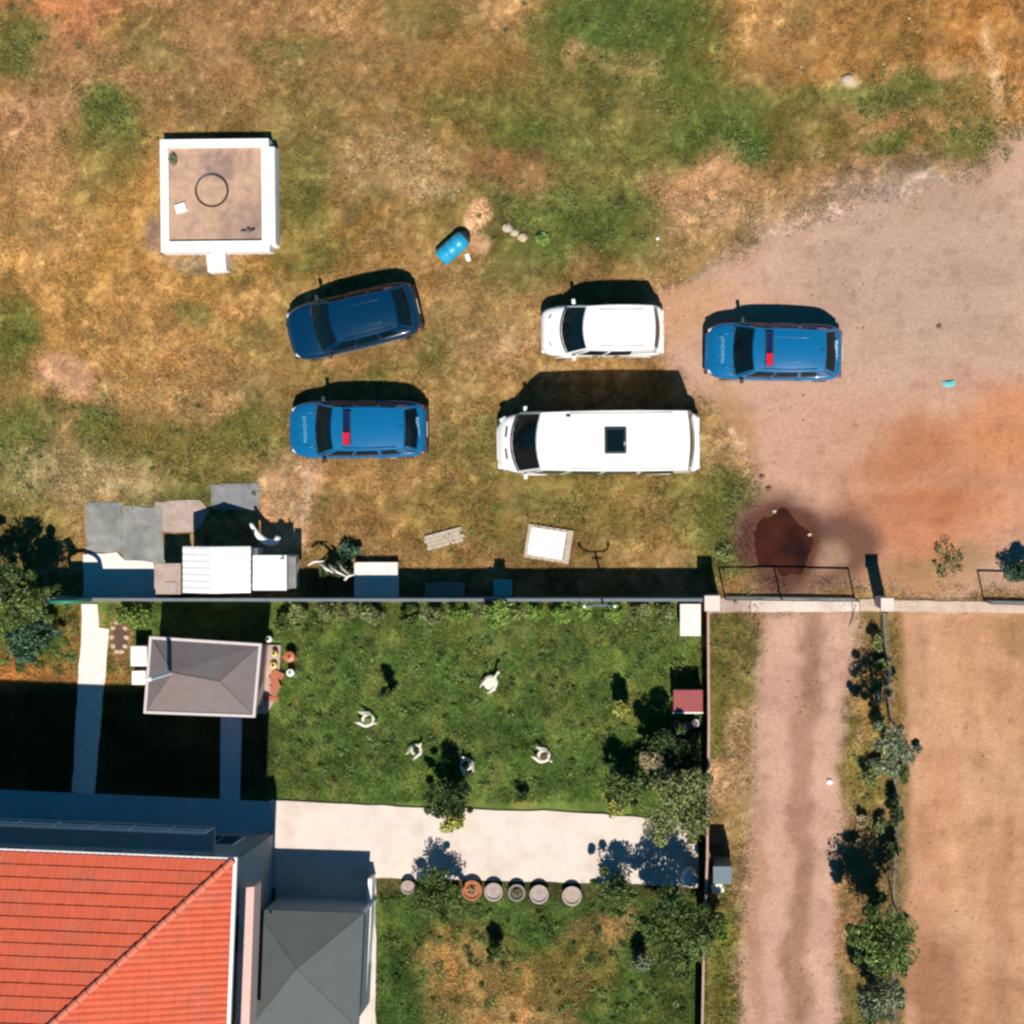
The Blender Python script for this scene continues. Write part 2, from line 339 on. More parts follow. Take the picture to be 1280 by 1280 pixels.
# lane and yard south of the gates
LANE = [(884, 762), (1112, 764), (1118, 1700), (884, 1700)]
poly(LANE, (160, 124, 76), 1, 0, 4)
t = (smooth(.4, .7, fbm(gx, gy, 60, 4, 33))*pmask(LANE, 0, 4)*.8)[..., None]; CAN = CAN*(1-t)+C3((118, 108, 46))*t
blob(915, 810, 34, 50, (112, 100, 46), .75); blob(920, 900, 26, 50, (126, 108, 52), .6); blob(905, 990, 22, 30, (192, 146, 100), .8); blob(903, 1200, 18, 100, (112, 108, 38), .8)
blob(930, 950, 16, 60, (186, 144, 100), .7); blob(900, 770, 40, 8, (176, 130, 96), .7)
TRK = [(956, 764), (1072, 764), (1066, 830), (1052, 880), (1050, 1060), (1044, 1300), (1040, 1700), (915, 1700), (925, 1280), (938, 1100), (946, 900)]
poly(TRK, (210, 168, 144), 1, .18, 12)
mtrk = pmask(TRK, .18, 10)
blob(1012, 850, 13, 100, (160, 122, 96), .85, 0, .6, .6); blob(994, 1180, 15, 190, (162, 124, 96), .85, 2, .6, .7); blob(1004, 1000, 12, 100, (178, 136, 112), .8, 0, .6, .6); blob(975, 1000, 10, 300, (214, 174, 150), .5, 1, .6, .3); blob(1030, 1050, 10, 280, (214, 174, 150), .5, 1, .6, .3); blob(948, 1150, 10, 160, (176, 132, 96), .6, 2, .6, .5)
blob(1090, 900, 24, 50, (176, 132, 60), .6); blob(1085, 970, 26, 40, (120, 104, 46), .7); blob(1080, 1000, 26, 60, (138, 112, 54), .6); blob(1095, 790, 16, 40, (130, 108, 58), .7)
blob(1068, 1150, 14, 80, (194, 138, 90), .6)
YARD = [(1122, 764), (1700, 764), (1700, 1700), (1130, 1700), (1126, 1200), (1132, 980)]
poly(YARD, (212, 162, 128), 1, .08, 7)
myard = pmask(YARD, .08, 6)
blob(1200, 900, 60, 130, (214, 164, 122), .6); blob(1230, 850, 60, 80, (204, 146, 104), .4); blob(1165, 1060, 30, 120, (200, 140, 98), .5); blob(1190, 1090, 26, 60, (222, 168, 124), .6)
blob(1250, 1090, 40, 90, (204, 146, 108), .5); blob(1170, 1240, 46, 60, (152, 104, 74), .75); blob(1270, 800, 30, 20, (150, 120, 66), .6); blob(1240, 1250, 60, 50, (178, 124, 88), .5)
poly([(1112, 764), (1128, 764), (1138, 1000), (1130, 1300), (1114, 1300), (1120, 1000)], (140, 112, 62), .7, .15, 6)
# finer mottling: tangled straw over the field, blotches and streaks on the bare dirt
mfield = 1-np.maximum(np.maximum(mlot, mtrk), np.maximum(myard, ml))
mhard = np.maximum(np.maximum(mlot, mtrk), myard)
qx = gx+(fbm(gx, gy, 26, 3, 61)-.5)*46; qy = gy+(fbm(gx, gy, 26, 3, 65)-.5)*46
rid = 1-np.abs(2*fbm(qx, qy*1.6, 20, 3, 71)-1); rid2 = 1-np.abs(2*fbm(qx*1.5, qy, 13, 3, 75)-1)
dens = smooth(.35, .65, fbm(gx, gy, 70, 3, 81))
def lay(w, f):
    global CAN
    w = np.clip(w, 0, 1)[..., None]; CAN = CAN*(1-w+w*np.array(f)[None, None])
BR = (1.65, 1.75, 1.9); DK = (.50, .56, .55)
lay(smooth(.86, .99, rid)*mfield*(.25+.5*dens), BR)
lay(smooth(.88, .99, rid2)*mfield*(.5-.2*dens), DK)
lay(smooth(.58, .74, fbm(qx, qy, 30, 4, 85))*mfield*.45, (.55, .68, .55))
lay(smooth(.57, .72, fbm(qx, qy, 17, 3, 88))*mfield*.5, BR)
lay(smooth(.57, .72, fbm(qx+200, qy, 19, 3, 89))*mfield*.5, DK)
lay(smooth(.56, .70, fbm(gx*.5+qx*.5, gy*1.8, 24, 3, 93))*mfield*.4, (1.35, 1.25, 1.1))
lay(smooth(.62, .8, fbm(gx, gy, 9, 2, 91))*mfield*.5, BR)
lay(smooth(.60, .78, fbm(gx, gy, 7, 2, 95))*mfield*.4, DK)
lay(smooth(.50, .70, fbm(qx, qy, 34, 4, 99))*ml*.6, (1.9, 1.55, 1.5))
lay(smooth(.54, .72, fbm(qx+90, qy, 22, 4, 103))*ml*.6, (.5, .62, .5))
lay(smooth(.50, .72, fbm(gx, gy*2.2, 70, 4, 107))*mhard*.5, (.80, .77, .76))
lay(smooth(.52, .74, fbm(gx*2, gy, 46, 4, 111))*mhard*.5, (1.16, 1.18, 1.2))
lay(smooth(.60, .76, fbm(gx, gy, 14, 3, 115))*mhard*.5, (.74, .68, .64))
# muddy corner by the puddle
blob(975, 665, 52, 50, (130, 92, 76), .95, 0, .35, .5); blob(1045, 688, 50, 46, (112, 78, 66), .9, 0, .35, .6); blob(1010, 728, 70, 18, (142, 104, 82), .8, 0, .4, .5)
blob(1038, 700, 22, 24, (190, 150, 124), .7, 0, .4, .6); blob(985, 636, 20, 6, (96, 64, 54), .6, 0, .5, .5)
blob(978, 682, 50, 52, (96, 58, 44), .8, 0, .2, .4)
lay(mfield*1.0, (1.03, 1.12, 1.30)); lay(ml*1.0, (1.12, 1.12, 1.25))
lay(smooth(.48, .70, fbm(gx*1.6, gy*.6, 60, 4, 121))*myard*.7, (.82, .80, .80)); lay(smooth(.50, .70, fbm(gx, gy, 30, 4, 127))*myard*.6, (1.14, 1.18, 1.24))
CAN = np.clip(CAN, 0.004, 0.95)
def sample(arr, px, py):
    u = np.clip((px-CV0)/(CV1-CV0)*(CN-1), 0, CN-1.001); v = np.clip((py-CV0)/(CV1-CV0)*(CN-1), 0, CN-1.001)
    i = u.astype(int); j = v.astype(int); fu = u-i; fv = v-j
    if arr.ndim == 3: fu = fu[..., None]; fv = fv[..., None]
    return (arr[j, i]*(1-fu)+arr[j, i+1]*fu)*(1-fv)+(arr[j+1, i]*(1-fu)+arr[j+1, i+1]*fu)*fv

# ---------------------------------------------------------------- ground sheets cut from one grid
def axis(lo, hi, step):
    a = np.arange(lo, hi+step/2, step); k = []; d = step; x = hi
    while x < 700: d *= 1.45; x += d; k.append(x)
    k2 = []; d = step; x = lo
    while x > -700: d *= 1.45; x -= d; k2.append(x)
    return np.array(k2[::-1]+list(a)+k)
ax = axis(-18.6, 18.6, 0.09); ay = axis(-18.6, 18.6, 0.09)
X, Y = np.meshgrid(ax, ay)
GX = 640+X*S; GY = 640-Y*S
def gheight(px, py):
    z = (fbm(px, py, 90, 3, 41)-0.5)*0.05+(fbm(px, py, 11, 3, 44)-0.5)*0.045
    hard = np.maximum(np.maximum(sample(mlot, px, py), sample(mtrk, px, py)), sample(myard, px, py))
    z = z*(1-0.6*hard)-0.03
    d = np.hypot((px-978)/40, (py-680)/43)+(fbm(px, py, 16, 3, 47)-.5)*.5
    z -= 0.10*(1-smooth(0.55, 1.15, d))
    return z
Z = gheight(GX, GY)
far = np.maximum(np.abs(X), np.abs(Y)); Z = Z*(1-smooth(19, 40, far))
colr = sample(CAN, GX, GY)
out_ = np.maximum(np.maximum(CV0-GX, GX-CV1), np.maximum(CV0-GY, GY-CV1))
wf = fbm(GX, GY, 900, 4, 131)[..., None]; base_ = C3((168, 128, 78))*(1.25-wf*.8)+C3((112, 108, 54))*wf*.5
wo = smooth(-70, 60, out_)[..., None]; colr = colr*(1-wo)+base_*wo
cx = 0.5*(GX[:-1, :-1]+GX[1:, 1:]); cy = 0.5*(GY[:-1, :-1]+GY[1:, 1:])
inl = (sample(ml, cx, cy) > .5); inlot = (sample(mlot, cx, cy) > .5); intrk = (sample(mtrk, cx, cy) > .5); inyard = (sample(myard, cx, cy) > .5)
lab = np.zeros(cx.shape, int); lab[inlot] = 1; lab[intrk] = 2; lab[inyard] = 3; lab[inl] = 4
lab[(cx < CV0) | (cx > CV1) | (cy < CV0) | (cy > CV1)] = 0
nx_ = X.shape[1]
I, J = np.meshgrid(np.arange(nx_-1), np.arange(X.shape[0]-1))
for k, nm in enumerate(('ground', 'dirt_lot', 'dirt_track', 'dirt_yard', 'garden_ground')):
    sel = lab == k
    a = (J*nx_+I)[sel]
    q = np.stack([a, a+1, a+nx_+1, a+nx_], 1)
    used, inv = np.unique(q, return_inverse=True); q = inv.reshape(q.shape)
    vv = np.stack([X.ravel()[used], Y.ravel()[used], Z.ravel()[used]], 1)
    me = bpy.data.meshes.new(nm)
    me.vertices.add(len(vv)); me.vertices.foreach_set('co', vv.ravel())
    me.loops.add(q.size); me.loops.foreach_set('vertex_index', q.ravel())
    me.polygons.add(len(q)); me.polygons.foreach_set('loop_start', np.arange(len(q))*4); me.polygons.foreach_set('loop_total', np.full(len(q), 4))
    me.update(calc_edges=True)
    me.polygons.foreach_set('use_smooth', np.ones(len(q), bool))
    at = me.color_attributes.new('Col', 'FLOAT_COLOR', 'POINT')
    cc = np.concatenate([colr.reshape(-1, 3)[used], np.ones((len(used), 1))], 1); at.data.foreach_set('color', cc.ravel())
    me.materials.append(M['ground'])
    o = bpy.data.objects.new(nm, me); COL.objects.link(o); o['kind'] = 'structure'

def tri_mesh(name, verts, cols, per=3, material='blade'):
    """verts (n*per,3): one face of `per` corners each"""
    me = bpy.data.meshes.new(name); n = len(verts)//per
    me.vertices.add(len(verts)); me.vertices.foreach_set('co', np.ascontiguousarray(verts, dtype=np.float32).ravel())
    me.loops.add(n*per); me.loops.foreach_set('vertex_index', np.arange(n*per))
    me.polygons.add(n); me.polygons.foreach_set('loop_start', np.arange(n)*per); me.polygons.foreach_set('loop_total', np.full(n, per))
    me.update(calc_edges=True)
    at = me.color_attributes.new('Col', 'FLOAT_COLOR', 'POINT')
    at.data.foreach_set('color', np.ascontiguousarray(np.concatenate([cols, np.ones((len(cols), 1))], 1), dtype=np.float32).ravel())
    me.materials.append(M[material])
    o = bpy.data.objects.new(name, me); COL.objects.link(o); return o
KEEPOUT = [  # paving and buildings in plan pixels: x0,y0,x1,y1
    (337, 1003, 790, 1100), (100, 755, 132, 1000), (275, 895, 302, 1000), (-60, 990, 345, 1400), (203, 172, 345, 312), (345, 1090, 468, 1400),
    (112, 632, 200, 745), (200, 632, 256, 700), (268, 608, 320, 640), (230, 680, 372, 745), (205, 800, 350, 890), (940, 640, 1020, 720)]
def blades(name, n, region, hgt, wid, dens, jit, lean=0.6):
    x = RNG.uniform(*region[0], n*3); y = RNG.uniform(*region[1], n*3)
    p = dens(x, y)
    for a, b, c, d in KEEPOUT: p = np.where((x > a) & (x < c) & (y > b) & (y < d), 0, p)
    ok = RNG.random(len(x)) < p; x = x[ok][:n]; y = y[ok][:n]; m = len(x)
    c = sample(CAN, x, y); w0 = RNG.random(m)
    c = c*(jit[0]+(jit[1]-jit[0])*RNG.random(m))[:, None]
    st = (w0 < jit[2])[:, None]; c = np.where(st, c*np.array(jit[3]), c)
    h = RNG.uniform(*hgt, m); w = RNG.uniform(*wid, m); t = RNG.uniform(0, 2*np.pi, m); t2 = RNG.uniform(0, 2*np.pi, m)
    bx = (x-640)/S; by = (640-y)/S; bz = gheight(x, y)-0.01
    L = h*RNG.uniform(0.2, lean*2, m)
    v = np.zeros((m, 3, 3))
    v[:, 0] = np.stack([bx-np.cos(t)*w, by-np.sin(t)*w, bz], 1); v[:, 1] = np.stack([bx+np.cos(t)*w, by+np.sin(t)*w, bz], 1)
    v[:, 2] = np.stack([bx+np.cos(t2)*L, by+np.sin(t2)*L, bz+h], 1)
    return tri_mesh(name, v.reshape(-1, 3), np.repeat(np.clip(c, .003, .95), 3, 0), 3)
def d_field(x, y):
    hard = np.maximum(sample(mlot, x, y), np.maximum(sample(mtrk, x, y), sample(myard, x, y)))
    return np.where((x < 884) & (y > 750), 0, (1-hard)*smooth(.25, .6, fbm(x, y, 30, 3, 51))*0.9+0.1*(1-hard))
o = blades('dry_grass', 330000, ((-60, 1340), (-60, 1340)), (0.04, 0.13), (0.008, 0.022), d_field, (0.65, 1.35, 0.22, (1.35, 1.3, 1.25)), 0.9)
tag(o, 'dry golden and olive grass covering the open field', 'grass', kind='stuff')
o = blades('lawn_grass', 260000, ((-60, 884), (754, 1340)), (0.04, 0.13), (0.008, 0.02), lambda x, y: np.where(x > 884, 0, 0.35+0.65*smooth(.3, .6, fbm(x, y, 16, 3, 57))), (0.55, 1.5, 0.12, (1.5, 1.35, 1.2)), 0.8)
tag(o, 'green lawn grass inside the garden wall', 'grass', kind='stuff')

# ---------------------------------------------------------------- stones and rubble
def rocks(name, spots, matn, seed):
    rg = np.random.default_rng(seed); mb = MB()
    for (px, py, r) in spots:
        x, y, _ = P(px, py); z = float(gheight(np.array([px]), np.array([py]))[0])
        n = 6; a0 = rg.random()*6.28; r = r*(.7+.6*rg.random()); e = .6+.4*rg.random()
        vs = [(x+math.cos(a0+i*6.283/n)*r*rg.uniform(.8, 1.1), y+math.sin(a0+i*6.283/n)*r*e*rg.uniform(.8, 1.1), z-.01) for i in range(n)]
        vs += [(a+(x-a)*.4, b+(y-b)*.4, z+r*rg.uniform(.35, .6)) for a, b, _ in vs]
        mb.add(vs, [tuple(range(n, 2*n))]+[(i, (i+1) % n, n+(i+1) % n, n+i) for i in range(n)])
    return mb.build(name, M[matn])
sp = []
for cx_, cy_, sx_, sy_, n in ((500, 185, 26, 18, 110), (550, 238, 24, 10, 40), (905, 255, 40, 22, 110), (970, 280, 50, 8, 70), (1080, 70, 60, 30, 20), (200, 485, 60, 10, 40), (100, 590, 50, 25, 30), (240, 400, 120, 50, 15), (640, 430, 24, 20, 20), (870, 350, 40, 30, 30), (780, 160, 200, 80, 10), (300, 100, 200, 80, 15)):
    for _ in range(n): sp.append((random.gauss(cx_, sx_), random.gauss(cy_, sy_), random.choice((.02, .03, .04, .055))))
sp = [s_ for s_ in sp if not (195 < s_[0] < 352 and 165 < s_[1] < 345)]
tag(rocks('pale_rubble', sp, 'stone', 3), 'pale rubble and pebbles strewn over the dry field', 'rubble', kind='stuff')
sp = []
for cx_, cy_, sx_, sy_, n in ((1060, 380, 120, 60, 60), (1010, 500, 50, 80, 40), (950, 600, 14, 20, 14), (1004, 1180, 14, 70, 60), (1012, 860, 14, 40, 30), (1180, 900, 40, 120, 40), (1100, 350, 100, 60, 60), (1000, 260, 80, 25, 60), (1170, 1150, 40, 80, 30)):
    for _ in range(n): sp.append((random.gauss(cx_, sx_), random.gauss(cy_, sy_), random.choice((.015, .02, .03, .04))))
sp = [s_ for s_ in sp if not (875 < s_[0] < 1060 and 375 < s_[1] < 485)]
tag(rocks('dark_gravel', sp, 'stonedark', 5), 'small dark gravel scattered over the dirt lot and lane', 'gravel', kind='stuff')
def rock(px, py, r, matn, label, group=None, name='stone', seed=0):
    rg = np.random.default_rng(seed+int(px)); x, y, _ = P(px, py); z = -0.02; n = 9; mb = MB()
    for k, (f, zz) in enumerate(((1, 0), (1.05, .35), (.75, .7), (.35, .85))):
        mb.v += [(math.cos(i*6.283/n)*r*f*rg.uniform(.85, 1.1), math.sin(i*6.283/n)*r*f*rg.uniform(.7, .95), zz*r) for i in range(n)]
    for k in range(3): mb.f += [(k*n+i, k*n+(i+1) % n, (k+1)*n+(i+1) % n, (k+1)*n+i) for i in range(n)]
    mb.f.append(tuple(range(3*n, 4*n)))
    o = mb.build(name, M[matn]); o.location = (x, y, z); return tag(o, label, 'stone', group)
rock(634, 285, .19, 'stone', 'greenish pale boulder left of the cracked stone pair near the blue drum', 'stones east of the drum')
rock(643, 291, .14, 'stone', 'small pale stone in the middle of the three beside the blue drum', 'stones east of the drum')
rock(653, 297, .17, 'stone', 'rightmost pale stone of the three, nearest the green tub', 'stones east of the drum')
rock(952, 596, .09, 'stonedark', 'small dark stone at the edge of the dirt lot, upper of two', 'dark stones at the lot edge')
rock(961, 611, .10, 'stonedark', 'dark stone above the red-brown puddle, lower of two', 'dark stones at the lot edge')
rock(968, 639, .07, 'stone', 'little white stone on the upper rim of the puddle')
rock(1012, 668, .07, 'stone', 'little white stone on the right rim of the puddle')
rock(1037, 977, .11, 'wellwhite', 'small white stone lying on the pink dirt lane')
rock(1060, 100, .22, 'stone', 'pale flat boulder in the dry grass at the upper right')
rock(1174, 408, .09, 'stonedark', 'single dark stone on the dirt lot right of the blue patrol car')
rock(822, 298, .06, 'wellwhite', 'tiny white pebble in grass above the small white van')
# puddle
mb = MB(); n = 44; c0 = P(978, 680)
pts = []
for i in range(n):
    t = 2*math.pi*i/n; rr = 1+.07*math.sin(3*t+1)+.05*math.sin(5*t)+.04*math.sin(9*t+2)
    pts.append((c0[0]+math.cos(t)*1.25*rr, c0[1]+math.sin(t)*1.3*rr))
mb.add([(c0[0], c0[1], -.07)]+[(a, b, -.07) for a, b in pts], [(0, i+1, (i+1) % n+1) for i in range(n)])
o = mb.build('puddle', M['water'], smooth=True); tag(o, 'dark red-brown puddle by the sliding gate', None, kind='structure')

# ---------------------------------------------------------------- trees and shrubs
TM = 2.0
def leafmass(centers, n, size, col, rg, spread, cvar=0.35, hi=(1.5, 1.5, 1.2)):
    k = len(centers); n = int(n*TM) if n < 9000 else n; size = size*(1.15 if n < 14000 else 1); ci = rg.integers(0, k, n)
    c = np.array([q[:3] for q in centers])[ci]; r = np.array([q[3] for q in centers])[ci]
    d = rg.normal(size=(n, 3)); d /= np.linalg.norm(d, axis=1)[:, None]
    d = d*(r*rg.random(n)**(0.45))[:, None]*np.array([1, 1, .85])*spread
    p = c+d
    a = rg.normal(size=(n, 3)); a /= np.linalg.norm(a, axis=1)[:, None]
    b = rg.normal(size=(n, 3)); b = b-(a*b).sum(1)[:, None]*a; b /= np.linalg.norm(b, axis=1)[:, None]
    s_ = rg.uniform(.6, 1.3, n)[:, None]*size
    v = np.stack([p-a*s_, p-b*s_*.45, p+a*s_, p+b*s_*.45], 1).reshape(-1, 3)
    tone = rg.uniform(1-cvar, 1+cvar, k)[ci]*rg.uniform(.75, 1.3, n)
    cc = np.array(col)[None]*tone[:, None]
    m = rg.random(n) < .18; cc[m] *= np.array(hi)
    return v, np.repeat(np.clip(cc, .004, .8), 4, 0)
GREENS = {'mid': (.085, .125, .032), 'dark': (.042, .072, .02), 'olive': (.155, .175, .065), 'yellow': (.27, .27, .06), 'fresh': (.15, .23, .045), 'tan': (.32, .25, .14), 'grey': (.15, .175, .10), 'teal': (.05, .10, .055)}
def tree(name, label, cat, px, py, h, r, n, col, seed, size=.06, clumps=9, spread=1.0, group=None, flat=.8, trunk=True, stretch=(1, 1), loc=None, hi=(1.5, 1.5, 1.2)):
    """crown centred where the photo shows it at (px,py), h above ground"""
    rg = np.random.default_rng(seed)
    bx, by, _ = P(px, py, h) if loc is None else (loc[0], loc[1], 0)
    t = thing(name, label, cat, (bx, by, -.03), 0, group)
    cs = []
    for i in range(clumps):
        a = rg.uniform(0, 6.28); q = rg.random()**.5*r*.72; zz = h+.03+rg.uniform(-1, 1)*r*flat*.55
        cs.append((math.cos(a)*q*stretch[0], math.sin(a)*q*stretch[1], max(zz, .12), r*rg.uniform(.28, .5)))
    cs[0] = (0, 0, max(h, .12), r*.62)
    if r > .55:
        for i in range(9):
            a = rg.uniform(0, 6.28); q = r*rg.uniform(.75, 1.02); cs.append((math.cos(a)*q*stretch[0], math.sin(a)*q*stretch[1], max(h+rg.uniform(-.5, .2)*r, .2), r*rg.uniform(.1, .2)))
    if flat > 1.2: cs += [(rg.uniform(-.1, .1), rg.uniform(-.1, .1), h*f, r*.7) for f in (.35, .6, .85)]
    elif cat == 'shrub': cs += [(rg.uniform(-.3, .3)*r, rg.uniform(-.3, .3)*r, h*.5, r*.6) for f in range(3)]
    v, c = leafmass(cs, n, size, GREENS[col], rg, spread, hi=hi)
    v[:, 2] = np.maximum(v[:, 2], .02)
    o = tri_mesh('crown', v, c, 4, 'leaf'); o.parent = t
    mb = MB()
    tr = .035+.02*h; top = h*.75
    wob = [(rg.uniform(-.05, .05)*h*.3*i, rg.uniform(-.05, .05)*h*.3*i) for i in range(4)]
    path = [(wob[i][0]*.3, wob[i][1]*.3, top*i/3) for i in range(4)]
    mb.tube(path, [tr, tr*.75, tr*.6, tr*.45], 7)
    for c_ in cs[:7]:
        s0 = Vector(path[2]); e = Vector(c_[:3]); m_ = (s0+e)/2+Vector((0, 0, .08*h))
        mb.tube([s0, m_, e], [tr*.4, tr*.25, tr*.1], 5)
    mb.build('trunk', M['bark'], t, smooth=True)
    return t
# big trees in the south east corner of the garden
tree('garden_tree', 'large grey-green tree by the east wall, above the white drive', 'tree', 848, 1005, 2.6, 1.25, 4200, 'olive', 1, .06, 16, 1.0)
tree('garden_tree', 'straggly green tree against the wall below the paved drive', 'tree', 850, 1160, 2.7, 1.3, 5000, 'mid', 2, .06, 16)
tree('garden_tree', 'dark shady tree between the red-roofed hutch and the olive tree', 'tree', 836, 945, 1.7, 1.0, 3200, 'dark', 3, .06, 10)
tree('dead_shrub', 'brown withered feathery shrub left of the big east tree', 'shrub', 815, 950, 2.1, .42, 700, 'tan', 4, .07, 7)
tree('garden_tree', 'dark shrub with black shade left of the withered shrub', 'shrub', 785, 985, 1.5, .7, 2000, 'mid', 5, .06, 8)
tree('garden_tree', 'small conical tree at the drive edge left of the corner tree', 'shrub', 766, 1118, 1.5, .75, 2800, 'mid', 6, .05, 8, flat=1.3)
tree('garden_tree', 'round clipped bush by the kerb at the left end of the pots', 'shrub', 545, 1122, 1.3, .85, 3400, 'mid', 7, .05, 14, hi=(1.8, 1.8, 1.2))
tree('garden_tree', 'yellow-green tree leaning over the upper edge of the drive', 'tree', 560, 1003, 1.6, .8, 2400, 'dark', 8, .06, 8, flat=1.4)
tree('yellow_shrub', 'low yellow-green shrub touching the drive under the middle tree', 'shrub', 562, 1020, 1.0, .5, 700, 'yellow', 9, .07, 7, flat=.6)
tree('yellow_shrub', 'yellow-green ground shrub on the drive edge near the east tree', 'shrub', 775, 1010, .5, .42, 500, 'yellow', 10, .06, 6, flat=.6)
tree('slim_shrub', 'slim dark conifer alone in the upper left of the lawn', 'shrub', 481, 866, 1.1, .24, 620, 'mid', 11, .05, 5, flat=4)
tree('slim_shrub', 'small dark sapling in the lower lawn below the pots', 'shrub', 618, 1190, .9, .3, 600, 'mid', 12, .05, 6, flat=1.6)
tree('yellow_shrub', 'bright yellow-green star-shaped shrub left of the red-roofed hutch', 'shrub', 775, 888, 1.1, .34, 500, 'yellow', 13, .07, 6)
tree('yellow_shrub', 'bright lime shrub leaning over the middle of the north wall', 'shrub', 624, 768, 1.9, .5, 900, 'fresh', 14, .08, 8)
tree('low_shrub', 'low dark shrub on the lawn edge above the drive', 'shrub', 655, 995, .5, .25, 260, 'dark', 15, .05, 4)
tree('low_shrub', 'pale bluish shrub left of the corner tree in the lower lawn', 'shrub', 800, 1205, .9, .42, 600, 'grey', 16, .06, 7)
tree('low_shrub', 'bright green shrub spilling over the wall beside the dark cabinet', 'shrub', 893, 1165, 1.9, .5, 1000, 'fresh', 17, .06, 8)
tree('low_shrub', 'green weeds at the foot of the east wall below the corner tree', 'shrub', 850, 1215, .7, .4, 500, 'mid', 18, .06, 6)
# lane side
tree('lane_tree', 'slender tree with sparse pale crown by the lane fence', 'tree', 1118, 938, 3.4, .9, 1500, 'grey', 21, .055, 9, hi=(2.2, 2.2, 2.0))
tree('lane_tree', 'dense dark green tree with hollow centre by the lane fence', 'tree', 1107, 1175, 3.0, 1.12, 3800, 'mid', 22, .06, 15, hi=(2.2, 2.2, 1.6))
tree('lane_tree', 'bluish green bush at the bottom of the lane fence', 'shrub', 1102, 1248, 2.0, .75, 2200, 'grey', 23, .06, 11)
tree('lane_shrub', 'yellowish low shrub beneath the slender lane tree', 'shrub', 1090, 965, .5, .5, 700, 'olive', 24, .05, 7)
tree('lane_shrub', 'narrow weedy shrub hugging the lane fence above the dense tree', 'shrub', 1122, 1020, .9, .35, 600, 'dark', 25, .05, 6, stretch=(.5, 2.2))
tree('lane_shrub', 'small shrub right below the gate pillar on the lane fence', 'shrub', 1097, 800, .7, .3, 380, 'olive', 26, .05, 5, stretch=(.7, 2))
tree('roadside_weed', 'pale green weedy bush on the dirt above the right gate', 'shrub', 1186, 697, .16, .62, 230, 'olive', 27, .045, 12, stretch=(.8, 1.2), flat=.15)
tree('roadside_weed', 'dark teal-green bush at the right edge beside the right gate', 'shrub', 1276, 716, .9, .55, 1100, 'teal', 28, .05, 8)
tree('roadside_weed', 'sprawling blue-green weed among the debris left of the white slab', 'shrub', 432, 688, .35, .42, 600, 'teal', 29, .05, 8, stretch=(1.4, .6), hi=(2.2, 1.8, 1.6))
tree('roadside_weed', 'green weed growing by the left gate pillar on the lot side', 'shrub', 905, 690, .15, .34, 220, 'olive', 30, .05, 7)
for k_, (px_, py_, h_, r_a, cl_, lb_) in enumerate([
    (1103, 832, .5, .30, 'olive', 'weedy clump by the lane fence just below the top shrub'), (1098, 872, .5, .30, 'tan', 'dry straw-coloured weed left of the lane fence near its top'),
    (1100, 905, .6, .34, 'mid', 'green weed in the shade of the slender lane tree'), (1128, 965, .8, .34, 'mid', 'leafy weed on the yard side under the slender lane tree'),
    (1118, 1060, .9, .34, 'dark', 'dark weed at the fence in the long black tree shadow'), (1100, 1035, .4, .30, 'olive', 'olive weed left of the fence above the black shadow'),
    (1078, 1030, .3, .26, 'tan', 'straw-coloured tuft at the lane edge above the black shadow'), (1092, 1125, .6, .36, 'mid', 'green weed just above the dense dark lane tree'),
    (1085, 1215, .9, .42, 'mid', 'leafy clump between the dense lane tree and the bluish bush'), (1128, 1205, .7, .36, 'olive', 'olive clump on the yard side below the dense tree'),
    (1090, 1272, .9, .42, 'mid', 'green bush at the bottom edge of the picture by the lane fence'), (1076, 1180, .3, .26, 'tan', 'dry tuft on the lane side of the dense tree')]):
    tree('lane_weed', lb_, 'shrub', px_, py_, h_, r_a, 420, cl_, 120+k_, .05, 6, group='weeds along the lane fence', stretch=(.8, 1.4))
# west garden
tree('corner_tree', 'tall leafy tree at the left edge by the garden wall', 'tree', 32, 750, 2.4, .88, 2800, 'mid', 31, .06, 16, hi=(2, 1.9, 1.3))
tree('corner_tree', 'spiky dark tree straddling the wall at the left edge', 'tree', -4, 722, 2.3, .85, 2200, 'dark', 32, .06, 10)
tree('broad_bush', 'broad bluish-green bush below the corner tree', 'shrub', 36, 796, 1.0, .85, 2400, 'teal', 33, .06, 12, hi=(2.2, 1.9, 1.8))
tree('broad_bush', 'bright green bush between the front path and the shed', 'shrub', 172, 772, .6, .5, 900, 'fresh', 34, .05, 9, stretch=(1.3, .8))
tree('broad_bush', 'small green bush just right of the front door arch', 'shrub', 150, 762, .7, .26, 350, 'mid', 35, .05, 6)
tree('broad_bush', 'leafy shrub right of the shed shadow near the wall', 'shrub', 352, 778, .6, .35, 500, 'mid', 36, .05, 7)
# shrub row inside the north wall
wd = ['just right of the shed shadow', 'second from the shed shadow', 'below the weedy debris outside', 'behind the white slab outside', 'right of the white slab outside', 'behind the grey sack outside', 'left of the lime shrub', 'touching the lime shrub', 'right of the lime shrub', 'below the white square board outside', 'left of the twin-arm lamp', 'right of the twin-arm lamp', 'third from the white cabinet', 'second from the white cabinet', 'next to the white cabinet']
for i, d_ in enumerate(wd):
    px = 372+i*33+random.uniform(-6, 6)
    tree('wall_shrub', 'low leafy shrub in the row inside the north wall, '+d_, 'shrub', px, 766+random.uniform(-3, 4), random.uniform(.55, .95), random.uniform(.32, .46), 700,
         random.choice(['mid', 'fresh', 'olive', 'fresh', 'tan' if i % 5 == 4 else 'olive']), 40+i, .055, 6, group='shrubs planted inside the north garden wall')
